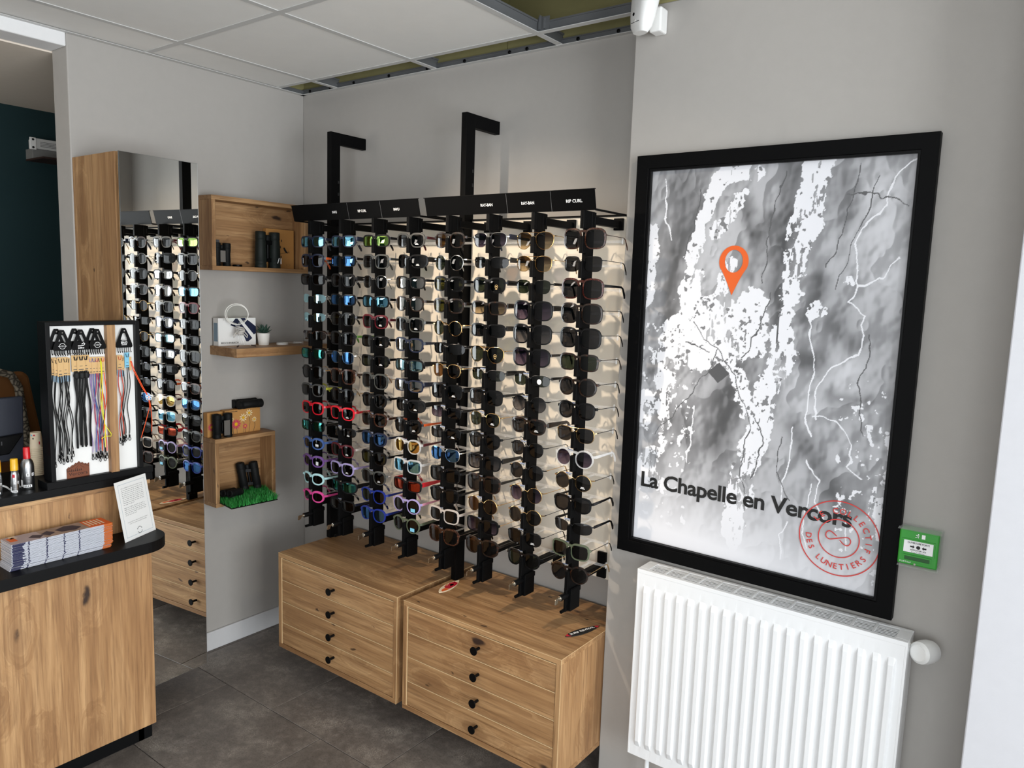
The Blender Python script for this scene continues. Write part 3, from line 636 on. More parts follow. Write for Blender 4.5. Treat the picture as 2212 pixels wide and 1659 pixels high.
# ================================================================= MOTION DETECTOR at the wall corner
dt = thing('motion_detector', (1.93, -.19, 2.50), 'white plastic motion detector high on the wall corner above the map', 'sensor')
mb = MB(); dc = Vector((1.908, -.262, 2.517)); ta = Vector((.10, .05, 1)).normalized(); tb = Vector((.86, -.5, -.06)).normalized(); tn = tb.cross(ta).normalized(); ta = tn.cross(tb).normalized()
if tn.y > 0: tn = -tn
pf = [(-.075,.027,.014),(-.060,.037,.022),(-.03,.041,.028),(.02,.044,.032),(.075,.044,.032)]
rings = []
for h, hw, dp in pf:
    r_ = []
    for k in range(16):
        a = 2*PI*k/16; c_, s_ = math.cos(a), math.sin(a)
        r_.append(dc+ta*h+tb*(hw*math.copysign(abs(c_)**.6, c_))+tn*(dp*math.copysign(abs(s_)**.6, s_)))
    rings.append(r_)
vs = [v for r_ in rings for v in r_]; fs = [(i*16+k, i*16+(k+1) % 16, (i+1)*16+(k+1) % 16, (i+1)*16+k) for i in range(4) for k in range(16)]
mb.add(vs, fs, True); mb.add(rings[0], [tuple(range(16))]); mb.add(rings[-1], [tuple(range(16))])
part('body', mb, M['white_pl'], dt)
part('seam', MB().obox(dc+ta*-.050+tn*.0235, tb, .021, tn, .0012, ta, .0006), M['inkgrey'], dt)
part('lens_port', MB().lathe([(.0045,0),(.0045,.006),(0,.007)], 14, dc+ta*-.028+tn*.0235-tb*.006, tn), M['blackpl'], dt)
part('latch', MB().lathe([(.004,0),(.004,.005)], 12, dc+ta*-.046+tn*.0215-tb*.001, tn), M['pot'], dt)
part('wall_bracket', MB().box(1.912, 1.950, -.236, -.1905, 2.450, 2.52), M['white_pl'], dt, bevel=.005)
# ================================================================= DRAWER CABINETS
CT, CB, CYF = .543, .124, -.4574
knob_me = mesh_of(MB().lathe([(.0050,0),(.0050,.026),(.0140,.0275),(.0150,.0295),(.0145,.0315),(0,.0318)], 18, (0,0,0), (0,-1,0)), name='knob'); setmats(knob_me, M['blackpl'])
M['edge'] = plain('pale_edge_line', hexl(226, 196, 150), .5)  # pale colour for the thin strips along panel and drawer edges
def cabinet(x0, x1, label, ykn):
    r = thing('drawer_cabinet', ((x0+x1)/2, -.22, CB), label, 'cabinet', None)
    T = .0185
    part('top_panel', MB().box(x0, x1, CYF, -.016, CT-T, CT), wood('x'), r, bevel=.0008, seg=1)
    part('bottom_panel', MB().box(x0, x1, CYF, -.016, CB, CB+T), wood('x'), r, bevel=.0008, seg=1)
    part('side_panel', MB().box(x0, x0+T, CYF, -.016, CB+T, CT-T), wood('z'), r, bevel=.0008, seg=1)
    part('side_panel', MB().box(x1-T, x1, CYF, -.016, CB+T, CT-T), wood('z'), r, bevel=.0008, seg=1)
    part('back_panel', MB().box(x0+T, x1-T, -.032, -.018, CB+T, CT-T), wood('x'), r)
    part('wall_rail', MB().box(x0+.05, x1-.05, -.016, 0, CT-.12, CT-.04), wood('x'), r)
    part('edge_strip', MB().box(x0, x1+.0003, CYF-.0003, CYF+.0008, CT-.0009, CT+.0003), M['edge'], r)
    part('edge_strip', MB().box(x1-.0008, x1+.0003, CYF-.0003, CYF+.0008, CB, CT-.0009), M['edge'], r)
    part('edge_strip', MB().box(x1-.0008, x1+.0003, CYF+.0008, -.02, CT-.0008, CT+.0003), M['edge'], r)
    part('edge_strip', MB().box(x0+T, x0+T+.003, CYF+.0015, CYF+.02, CB+T, CT-T), M['edge'], r)
    a, b = CB+T+.001, CT-T-.0035; hh = (b-a)/4
    for k in range(4):
        z0 = a+hh*k
        d = part('drawer', MB().box(x0+T+.0045, x1-T-.002, CYF+.002, CYF+.020, z0+.0012, z0+hh-.0012), wood('x'), r, bevel=.001, seg=1)
        part('edge_strip', MB().box(x0+T+.0045, x1-T-.002, CYF+.0022, CYF+.012, z0+hh-.0022, z0+hh-.0002), M['edge'], d)
        kn = bpy.data.objects.new('knob', knob_me); COL.objects.link(kn); kn.parent = d
        kn.location = Vector((ykn, CYF+.002, z0+hh*.5))-WLOC(d)
    part('inner_carcass', MB().box(x0+T, x1-T, CYF+.024, -.034, CB+T, CT-T), M['blackpl'], r)
    return r
cabinet(.4126, 1.1223, 'wall-hung oak cabinet with four drawers under the rack nearer the tall mirror', .768)
cabinet(1.1547, 1.8430, 'wall-hung oak cabinet with four drawers beside the white radiator', 1.512)
# surfboard stickers lying on the right cabinet
def surf(name, p, q, wd, label, m0, extra):
    p = Vector(p); q = Vector(q); ax = (q-p).normalized(); ay = Z.cross(ax); Ln = (q-p).length
    pts = []
    for i in range(25):
        u = i/24; pts.append((u*Ln, wd*.5*(math.sin(PI*u**.85)**.8 if 0 < u < 1 else 0)))
    poly = pts+[(a, -b) for a, b in pts[-2:0:-1]]
    r = thing(name, p, label, 'ornament', None)
    part('board', MB().prism(poly, p+Z*.0006, ax, ay, Z, .0022), m0, r)
    for nm, mat, polys in extra:
        mb = MB(); 
        for pl in polys: flat(mb, p+Z*.0031, ax*Ln, ay*wd, pl)
        part(nm, mb, mat, r)
    return r, p, ax, ay, Ln
surf('mini_surfboard', (1.209,-.326,CT), (1.186,-.184,CT), .042, 'tiny cream and red surfboard on the oak top near the rack post', M['cup'],
 [('red_print', M['redprint'], [[(.35,-.34),(.62,-.42),(.80,-.30),(.84,.15),(.66,.36),(.50,.2),(.42,.38),(.33,.1)]]), ('orange_print', M['orange'], [[(.10,-.15),(.22,-.30),(.34,-.33),(.32,.1),(.22,.12),(.14,.1)],[(.5,.25),(.62,.38),(.55,.42),(.45,.36)]]), ('white_print', M['inkwhite'], [[(.52,-.1),(.6,-.2),(.7,-.1),(.66,.1),(.57,.14)],[(.74,.0),(.78,-.1),(.8,.1)]]), ('dark_print', M['ink'], [[(.55,-.05),(.58,-.09),(.60,-.03),(.57,.0)],[(.64,-.04),(.66,-.08),(.68,-.02)]])])
r, p, ax, ay, Ln = surf('mini_surfboard', (1.766,-.318,CT), (1.811,-.172,CT), .034, 'tiny black surfboard with white words on the oak top by the wall corner', M['ink'],
 [('red_print', M['redprint'], [[(.02,-.06),(.10,-.26),(.13,-.28),(.10,.0),(.13,.28),(.10,.26),(.02,.06)],[(.98,-.05),(.90,-.25),(.87,.0),(.90,.25),(.98,.05)]])])
mb = text(MB(), 'SURF REVIVAL', p+Z*.0033+ax*(Ln*.15)-ay*.003, ax, ay, width=Ln*.70, height=.010, bold=.03)
part('white_lettering', mb, M['inkwhite'], r)
# ================================================================= RACK POSTS, PANELS, HEADERS
def rpost(x0, label):
    r = thing('rack_post', (x0+.0125, -.17, CT), label, 'display stand')
    mb = MB().box(x0, x0+.025, -.195, -.145, CT, 2.31)
    part('upright', mb, M['black'], r, bevel=.0012)
    part('wall_arm', MB().box(x0+.0002, x0+.0248, -.145, -.0005, 2.262, 2.3098), M['black'], r, bevel=.0012)
    hb = MB()
    for k in range(6): hb.box(x0+.0245, x0+.0256, -.158, -.150, 2.10-.05*k, 2.112-.05*k)
    part('slot_holes', hb, M['ink'], r, kind='stuff')
rpost(.405, 'tall black square post with a top arm at the wall-corner end of the rack')
rpost(1.152, 'tall black square post with a top arm between the two sunglasses racks')
for x0, x1, lb in ((.434, 1.128, 'cream back panel behind the four columns nearer the tall mirror'), (1.180, 1.838, 'cream back panel behind the four columns beside the map wall')):
    r = thing('display_board', ((x0+x1)/2, -.146, .7075), lb, 'panel')
    part('board', MB().box(x0, x1, -.155, -.137, .7075, 1.926), M['panel'], r, bevel=.0015)
    part('wall_spacer', MB().box(x0+.1, x0+.14, -.137, -.001, 1.5, 1.56).box(x1-.14, x1-.1, -.137, -.001, 1.5, 1.56), M['black'], r, kind='stuff')
def header(x0, x1, seams, words, label):
    r = thing('header_sign', ((x0+x1)/2, -.36, 1.923), label, 'sign')
    yt, yb, zt, zb = -.381, -.366, 1.9845, 1.9245
    es = [x0]+seams+[x1]
    dn = Vector((0, yb-yt, zb-zt)).normalized(); nn = Vector((0, zb-zt, -(yb-yt))).normalized()
    if nn.y > 0: nn = -nn
    for a, b in zip(es[:-1], es[1:]):
        mb = MB(); q = [(a+.0005, yt, zt), (b-.0005, yt, zt), (b-.0005, yb, zb), (a+.0005, yb, zb)]; q2 = [tuple(Vector(p)-nn*.003) for p in q]
        mb.add(q+q2, [(0,1,2,3),(7,6,5,4),(0,4,5,1),(1,5,6,2),(2,6,7,3),(3,7,4,0)])
        part('fascia_panel', mb, M['black'], r)
    mb = MB().box(x0-.004, x1+.001, yt-.0015, yt+.006, zt, zt+.002)
    part('top_lip', mb, M['black'], r)
    for xb in (x0+.003, x1-.003): part('end_bracket', MB().box(xb-.002, xb+.002, yb+.003, -.157, zb-.001, zb+.005), M['black'], r)
    part('rear_bar', MB().box(x0+.001, x1-.001, -.160, -.1565, zb+.001, zb+.007), M['black'], r)
    sb = MB()
    for s in seams: sb.add([Vector((s-.0006, yt, zt))+nn*.0004, Vector((s+.0006, yt, zt))+nn*.0004, Vector((s+.0006, yb, zb))+nn*.0004, Vector((s-.0006, yb, zb))+nn*.0004], [(0,1,2,3)])
    if seams: part('seam_line', sb, M['galv'], r, kind='stuff')
    for wd, cx, wdt in words:
        f = .52; o = Vector((cx, yt+(yb-yt)*f, zt+(zb-zt)*f))+nn*.0006+dn*.0046
        part('lettering', text(MB(), wd, o, X, -dn, width=wdt, height=.0092, bold=.02, center=True), M['inkwhite'], r, kind='stuff')
header(.408, 1.118, [.745, .925], [('INVU', .667, .026), ('RIP CURL', .823, .046), ('INVU', 1.006, .029)], 'black header sign reading INVU over the rack nearer the tall mirror')
header(1.150, 1.838, [1.508, 1.680], [('RAY-BAN', 1.424, .050), ('RAY-BAN', 1.591, .050), ('RIP CURL', 1.764, .058)], 'black header sign over the rack beside the map wall')
# ================================================================= DISPLAY COLUMNS
COLX = [.527, .711, .894, 1.075, 1.262, 1.440, 1.621, 1.802]
ZTOP, PITCHZ, NROW = 1.848, .0749, 15
ZB = [ZTOP-PITCHZ*k for k in range(NROW)]
CW = .0065; YT, YN, YB = -.385, -.366, -.322
prof = [(YB, 1.9235), (YT, 1.9235), (YT, ZB[0]+.0225), (YN, ZB[0]+.0225)]
for k in range(NROW):
    z = ZB[k]; prof += [(YN, z+.001), (YN-.004, z), (YT+.0015, z), (YT, z-.0015), (YT, z-.051), (YN, z-.051)] if k < NROW-1 else [(YN, z+.001), (YN-.004, z), (YT, z-.001), (YT, z-.062), (YB, z-.062)]
def tri_prism_yz(mb, poly, x0, x1):
    # concave profile: build as strip of slabs between z levels
    zs = sorted({round(p[1], 5) for p in poly}, reverse=True)
    return mb
colmb = MB()
colmb.box(-CW, CW, YN, YB, ZB[-1]-.062, 1.9235)
colmb.box(-CW, CW, YT, YN, ZB[0]+.0225, 1.9235)
for k in range(NROW): colmb.box(-CW, CW, YT, YN, ZB[k]-(.051 if k < NROW-1 else .062), ZB[k])
# raised slide strip on the face of each tooth
col_me = mesh_of(colmb, bevel=.0009, seg=1, name='toothed_post'); setmats(col_me, M['black'])
strip = MB()
strip.box(-CW+.0042, -CW+.0056, YT-.0009, YT, ZB[0]+.0225, 1.9235)
for k in range(NROW): strip.box(-CW+.0042, -CW+.0056, YT-.0009, YT, ZB[k]-.050, ZB[k]-.001)
strip_me = mesh_of(strip, name='slide_strip'); setmats(strip_me, M['laminate'])
arm_me = mesh_of(MB().box(-.010, .010, YB-.004, -.160, 1.887, 1.910), bevel=.001, seg=1, name='top_arm'); setmats(arm_me, M['black'])
sleeve_me = mesh_of(MB().box(-CW-.001, CW+.001, -.338, -.314, 1.875, 1.9225), bevel=.001, seg=1, name='sleeve'); setmats(sleeve_me, M['black'])
plate_me = mesh_of(MB().box(-.0165, .0165, -.166, -.155, -.019, .019), bevel=.001, seg=1, name='arm_plate'); setmats(plate_me, M['black'])
zb_ = ZB[-1]
barm_me = mesh_of(MB().box(-.010, .010, YB-.004, -.160, zb_-.052, zb_-.030), bevel=.001, seg=1, name='bottom_arm'); setmats(barm_me, M['black'])
foot_me = mesh_of(MB().box(-CW-.006, CW+.006, -.372, -.318, zb_-.135, zb_-.060).box(-CW-.0075, CW+.0075, -.374, -.316, zb_-.078, zb_-.062).box(-CW, CW-.004, -.385, -.372, zb_-.135, zb_-.06), bevel=.001, seg=1, name='lock_block'); setmats(foot_me, M['black'])
hook_me = mesh_of(MB().lathe([(.0055,0),(.0055,.022)], 12, (-.004, -.380, zb_-.131), (0,-1,0)), name='hook'); setmats(hook_me, M['black'])
lock_me = mesh_of(MB().lathe([(.0095,0),(.0095,.040),(.0088,.0415)], 18, (-.003, -.372, zb_-.082), (0,-1,0)), name='lock_cylinder'); setmats(lock_me, M['blackpl'])
face_me = mesh_of(MB().lathe([(.0078,0),(.0078,.0012),(.0055,.0016),(.0055,.0022),(0,.0024)], 18, (-.003, -.4134, zb_-.082), (0,-1,0)), name='lock_face'); setmats(face_me, M['chrome'])
km = MB(); 
pts = [(.0,.002),(.006,.004),(.020,.005),(.026,.0035),(.027,-.0125),(.024,-.0145),(.012,-.012),(.008,-.003),(.0,-.002)]
km.prism(pts, (-.003, -.4155, zb_-.082), (0,-1,0), Z, X, .0016)
key_me = mesh_of(km, bevel=.0003, seg=1, name='key'); setmats(key_me, M['steelkey'])
rest = MB().box(-.062, .062, -.2425, -.2395, -.013, -.0045).box(.060, .062, -.2445, -.2375, -.016, .004).box(-.062, -.060, -.2445, -.2375, -.016, .004).box(-.004, .004, YB, -.2425, -.012, -.0095)
rest_me = mesh_of(rest, name='temple_rest'); setmats(rest_me, M['acrylic'])
CN = ['leftmost column', 'second column from left', 'third column from left', 'fourth column from left', 'fourth column from right', 'third column from right', 'second column from right', 'rightmost column']
for ci, cx in enumerate(COLX):
    r = thing('display_column', (cx, 0, 0), 'black notched sunglasses rail with a key lock, the '+CN[ci], 'display rail')
    def put(me, nm, loc=(0,0,0), parent=r):
        o = bpy.data.objects.new(nm, me); COL.objects.link(o); o.parent = parent; o.location = loc; return o
    po_ = put(col_me, 'toothed_post'); put(strip_me, 'slide_strip', parent=po_)
    put(sleeve_me, 'sleeve'); put(arm_me, 'top_arm'); put(plate_me, 'arm_plate', (0,0,1.9)); put(barm_me, 'bottom_arm'); put(plate_me, 'arm_plate', (0,0,zb_-.067)); put(plate_me, 'arm_plate', (0,0,zb_-.015))
    fb = put(foot_me, 'lock_block'); put(hook_me, 'hook', parent=fb); lk = put(lock_me, 'lock_cylinder'); put(face_me, 'lock_face', parent=lk); put(key_me, 'key', parent=lk)
    for z in ZB: put(rest_me, 'temple_rest', (0,0,z))
# ================================================================= SUNGLASSES
# shape: lens width, height, exponent, taper(top wider), bridge gap, lens centre drop, inner-bottom cut, rim width, word
SH = dict(rect=(.056,.036,3.6,.06,.017,-.008,.10,.0032,'rectangular'), sq=(.053,.043,3.6,.05,.018,-.009,.08,.0036,'square'), wf=(.051,.041,3.0,.14,.018,-.008,.10,.0040,'squared'),
 pa=(.049,.044,2.5,.12,.020,-.009,.10,.0036,'rounded'), ro=(.050,.048,2.05,.0,.021,-.010,.0,.0034,'round'), av=(.058,.051,2.35,.20,.016,-.013,.34,.0014,'teardrop'),
 ov=(.058,.053,3.0,.02,.018,-.009,.06,.0034,'oversized square'), hx=(.054,.048,2.3,.10,.019,-.009,.06,.0040,'angular'), hm=(.054,.046,2.5,.10,.017,-.010,.12,.0013,'soft hexagonal'),
 wr=(.060,.038,2.9,.10,.014,-.007,.16,.0040,'wraparound'), kd=(.047,.035,2.3,.02,.015,-.007,.10,.0055,'wraparound children\'s'), hf=(.058,.035,2.9,.04,.016,-.008,.16,.0014,'half-rimmed'), pi_=(.055,.044,2.9,.10,.016,-.009,.2,.0014,'straight-browed'), rl=(.056,.034,2.6,.10,.018,-.009,.2,.0013,'rimless'))
for k_ in list(SH): v_ = SH[k_]; SH[k_] = (v_[0]*1.075, v_[1]*1.05)+v_[2:]
def outline(sh, n=30):
    wd, ht, ex, tp, br, zc, cut, rw, _ = SH[sh]; a, b = wd/2, ht/2; cx = br/2+a; P = []
    for i in range(n):
        t = 2*PI*i/n; c, s = math.cos(t), math.sin(t)
        x = a*math.copysign(abs(c)**(2/ex), c); z = b*math.copysign(abs(s)**(2/ex), s)
        if sh == 'hx': # chamfered polygon feel
            q = max(abs(c), abs(s)); f = 1/(abs(c)**2.0+abs(s)**2.0)**.5; x = a*c*f*1.06; z = b*s*f*1.04
            x = max(-a, min(a, x*1.08)); z = max(-b, min(b, z*1.06))
        x *= 1+tp*z/b*.5
        if x < 0 and z < 0: x *= 1-cut*(z/b)**2*.9
        if x > 0 and z < 0: x *= 1-cut*.25*(z/b)**2
        P.append((cx+x, zc+z))
    return P
def curve_y(x, k): return k*x*x
_fm, _lm, _tm = {}, {}, {}
def frame_mesh(sh, style):
    key = (sh, style)
    if key in _fm: return _fm[key]
    wd, ht, ex, tp, br, zc, cut, rw, _ = SH[sh]
    K = 3.6 if sh in ('wr', 'kd', 'hf', 'rl') else 1.7
    metal = style in ('m', 'h', 'l')
    r_o = .0008 if metal else rw*.92; dp = .0013 if metal else .0036; r_i = -.0003 if metal else -.0006
    mb = MB(); P = outline(sh); n = len(P); ctr = (br/2+wd/2, zc)
    for sgn in (1, -1):
        vs = []; use = []
        for i, (x, z) in enumerate(P):
            a = P[i-1]; b = P[(i+1) % n]; tx, tz = b[0]-a[0], b[1]-a[1]; l = math.hypot(tx, tz); nx, nz = tz/l, -tx/l
            k = r_o
            if not metal and style != 'd': k = r_o*(1.0+.55*max(0, nz))
            for (q, dy) in ((r_i, -.0008), (k, -.0008+.0004), (k, dp), (r_i, dp)):
                xx, zz = x+nx*q, z+nz*q; vs.append((sgn*xx, curve_y(xx, K)+dy, zz))
            use.append(style != 'l' and (style != 'h' or z > zc+ht*.10))
        fs = []
        for i in range(n):
            j = (i+1) % n
            if not (use[i] and use[j]): continue
            for c in range(4): fs.append((i*4+c, i*4+(c+1) % 4, j*4+(c+1) % 4, j*4+c))
        mb.add(vs, fs, metal)
    # bridge
    g = br/2; zb = zc+ht*.5
    if metal:
        z1 = zc+ht*.18
        mb.sweep([((g+.001)*u, -.0004, z1+.004*(1-u*u)) for u in (-1,-.6,-.2,.2,.6,1)], .0009, 6)
        if sh in ('av', 'pi_', 'hm'): mb.sweep([((g+.010)*u, -.001, zb-.0012) for u in (-1,-.5,0,.5,1)], .0010, 6)
    else:
        zt = zb-.0030; h_ = .0072
        mb.sweep([((g+.0030)*u, -.0006+.0018+curve_y((g+.003)*u, K), zt-h_*.5+.0018*(1-u*u)) for u in (-1,-.66,-.33,0,.33,.66,1)], 1.0, prof=[(-.0022,-h_*.5),(.0022,-h_*.5),(.0022,h_*.5),(-.0022,h_*.5)], up=(0,0,1))
    # end pieces out to the hinges
    xo = max(p[0] for p in P); zh = .002
    xe_ = .0722
    for sgn in (1, -1):
        y0 = curve_y(xo, K); y1 = curve_y(xe_, K)+.006
        hh = .0016 if metal else .0042
        pth = [(sgn*(xo-.003), y0+.001, zh), (sgn*(max(xo+.001, xe_-.003)), y0+.002, zh), (sgn*xe_, y1, zh)]
        mb.sweep(pth, 1.0, prof=[(-.0013,-hh),(.0013,-hh),(.0013,hh),(-.0013,hh)], up=(0,0,1))
    # nose pads
    for sgn in (1, -1): mb.sweep([(sgn*(g+.001), .0035, zc+.004), (sgn*(g-.0015), .006, zc-.002), (sgn*(g+.001), .0065, zc-.007)], [(.0012, .0022)]*3, 6)
    _fm[key] = mesh_of(mb, name='frame'); _fm[key].materials.append(None); return _fm[key]
def lens_mesh(sh, sgn):
    key = (sh, sgn)
    if key in _lm: return _lm[key]
    K = 3.6 if sh in ('wr', 'kd', 'hf', 'rl') else 1.7
    wd, ht, ex, tp, br, zc = SH[sh][:6]; c = (br/2+wd/2, zc); P = outline(sh); vs = [(sgn*c[0], curve_y(c[0], K), c[1])]; n = len(P)
    for f in (.5, 1.0):
        for x, z in P:
            xx, zz = c[0]+(x-c[0])*f, c[1]+(z-c[1])*f
            bulge = -.0016*(1-f*f)
            vs.append((sgn*xx, curve_y(xx, K)+.0008+bulge, zz))
    fs = [(0, 1+i, 1+(i+1) % n) for i in range(n)]+[(1+i, 1+n+i, 1+n+(i+1) % n, 1+(i+1) % n) for i in range(n)]
    if sgn < 0: fs = [f[::-1] for f in fs]
    me = bpy.data.meshes.new('lens'); me.from_pydata(vs, [], fs); me.polygons.foreach_set('use_smooth', [True]*len(fs)); me.materials.append(None)
    _lm[key] = me; return me
def temple_mesh(st, sgn, wrap):
    key = (st, sgn, wrap)
    if key in _tm: return _tm[key]
    K = 3.6 if wrap else 1.7; x0 = .0722; y0 = curve_y(x0, K)+.0062; mb = MB(); xx = sgn
    P = [(xx*x0, y0, .002), (xx*x0, y0+.03, .0015), (xx*(x0-.001), y0+.07, .0005), (xx*(x0-.003), .125, -.0005), (xx*(x0-.004), .137, -.006), (xx*(x0-.006), .152, -.026), (xx*(x0-.007), .156, -.036)]
    if st == 'm': mb.sweep(P[:5], .0010, 6); mb.sweep(P[3:], [.0012,.0017,.0021,.0014], 8); mb.sweep([P[0], (xx*x0, y0+.008, .002)], .0017, 8)
    else:
        hs = {'p': [.0048,.0042,.0034,.0030,.0032,.0042,.0026], 'w': [.0085,.0080,.0062,.0048,.0044,.0048,.0028]}[st]
        n = len(P)
        vs = []
        for i, p in enumerate(P):
            h = hs[i]; w_ = .0017 if st == 'p' else .002
            a = P[max(0, i-1)]; b = P[min(n-1, i+1)]; t = Vector(b)-Vector(a); t.normalize(); u = Vector((0, -t.z, t.y)).normalized(); s_ = Vector((1,0,0))
            for q, e in ((-1,-1),(1,-1),(1,1),(-1,1)): vs.append(Vector(p)+s_*w_*q+u*h*e)
        fs = [(i*4+c, i*4+(c+1) % 4, i*4+4+(c+1) % 4, i*4+4+c) for i in range(n-1) for c in range(4)]+[(3,2,1,0), tuple(range(4*n-4, 4*n))]
        mb.add(vs, fs)
    me = mesh_of(mb, bevel=.0006 if st != 'm' else 0, seg=1, name='temple'); me.materials.append(None); _tm[key] = me; return me
tagm = MB().box(.012, .034, .016, .0175, .004, .013); tag_me = mesh_of(tagm, name='price_tag'); setmats(tag_me, M['paper'])
tagm = MB().box(.0125, .0335, .0155, .016, .0108, .0128); tagb_me = mesh_of(tagm, name='tag_band'); setmats(tagb_me, plain('blue_tag_band', hexl(92, 124, 186), .6))
tagm = MB()
for k, x in enumerate((.015, .018, .0195, .023, .026, .0285)): tagm.box(x, x+.0011, .0156, .016, .0055, .0095)
tagc_me = mesh_of(tagm, name='tag_print'); setmats(tagc_me, M['ink'])
def stick(sh, kind):
    wd, ht, ex, tp, br, zc = SH[sh][:6]; K = 3.6 if sh in ('wr', 'kd', 'hf', 'rl') else 1.7
    cx = br/2+wd*.52; y = curve_y(cx, K)-.0026; mb = MB()
    if kind == 't':    # two printed lines
        for k in range(6): mb.box(cx-.006+.0019*k, cx-.0048+.0019*k, y-.0002, y, zc-ht*.26, zc-ht*.26+.0022)
        mb.box(cx-.008, cx+.008, y-.0002, y, zc-ht*.26-.0034, zc-ht*.26-.0016)
    elif kind == 'w': mb.box(cx-.009, cx+.010, y-.0004, y, zc-.008, zc+.0005); mb.box(cx-.0075, cx+.0085, y-.0004, y, zc-.0105, zc-.0096)
    elif kind == 'W': mb.box(cx-.006, cx+.009, y-.0006, y, zc-.013, zc+.002)
    elif kind == 'b': mb.box(cx-.0105, cx+.0105, y-.0006, y, zc-ht*.38, zc-ht*.12)
    elif kind == 'r': mb.lathe([(.0085,0),(.0085,.0006)], 20, (cx-.001, y, zc-.001), (0,-1,0))
    elif kind == 'g': ringflat(mb, (cx, y-.0003, zc-.003), X, Z, .0054, .0066, 24); mb.box(cx-.004, cx+.004, y-.0004, y-.0002, zc-.0125, zc-.0108); mb.box(cx-.003, cx+.003, y-.0004, y-.0002, zc-.0045, zc-.0015)
    return mb
STM = dict(t='inkwhite', w='inkwhite', W='paper', b='skycard', r='paper', g='goldink')
M['goldink'] = plain('gold_print', hexl(206, 176, 120), .5)
_sm = {}
def sunglasses(ci, ri, spec):
    f = spec.split(); sh, fc, lc, st, tc, tst = f[:6]; ex = f[6] if len(f) > 6 else '-'
    words = SH[sh][8]
    lab = GW[fc]+' '+words+' sunglasses, '+LW[lc]+' lenses'
    pos = ORD[ri]+' from top, '+CN[ci]
    if tc != fc and tc not in ('mb', 'bk') and len((lab+', '+GW[tc]+' temples, '+pos).split()) <= 16: lab += ', '+GW[tc]+' temples'
    if len((lab+', '+pos).split()) > 16: lab = lab.replace(' sunglasses,', ' shades,')
    r = thing('sunglasses', (COLX[ci], YT+.0095, ZB[ri]+.0008), lab+', '+pos, 'sunglasses', 'sunglasses on the display rack')
    rnd = random.Random(ci*31+ri); r.rotation_euler = (rnd.uniform(-.01, .01), 0, rnd.uniform(-.03, .03))
    def put(me, nm, mat=None, parent=r):
        o = bpy.data.objects.new(nm, me); COL.objects.link(o); o.parent = parent
        if mat: o.material_slots[0].link = 'OBJECT'; o.material_slots[0].material = mat
        return o
    fo = put(frame_mesh(sh, st), 'frame', G[fc])
    ls = [put(lens_mesh(sh, s), 'lens', L[lc]) for s in (1, -1)]
    wrap = sh in ('wr', 'kd', 'hf', 'rl')
    for s in (1, -1): put(temple_mesh(tst, s, wrap), 'temple', G[tc])
    if 'n' in ex and False: pass
    for k in ex:
        if k in STM:
            key = (sh, k)
            if key not in _sm: _sm[key] = mesh_of(stick(sh, k), name='lens_sticker'); setmats(_sm[key], M[STM[k]])
            put(_sm[key], 'lens_sticker', parent=ls[0])
        if k == 'T':
            tg = put(tag_me, 'price_tag'); tg.scale = (-1, 1, 1); tb_ = put(tagb_me, 'tag_band', parent=tg); put(tagc_me, 'tag_print', parent=tg)
        if k == 'R':
            tg = put(tag_me, 'price_tag'); tb_ = put(tagb_me, 'tag_band', parent=tg); put(tagc_me, 'tag_print', parent=tg)
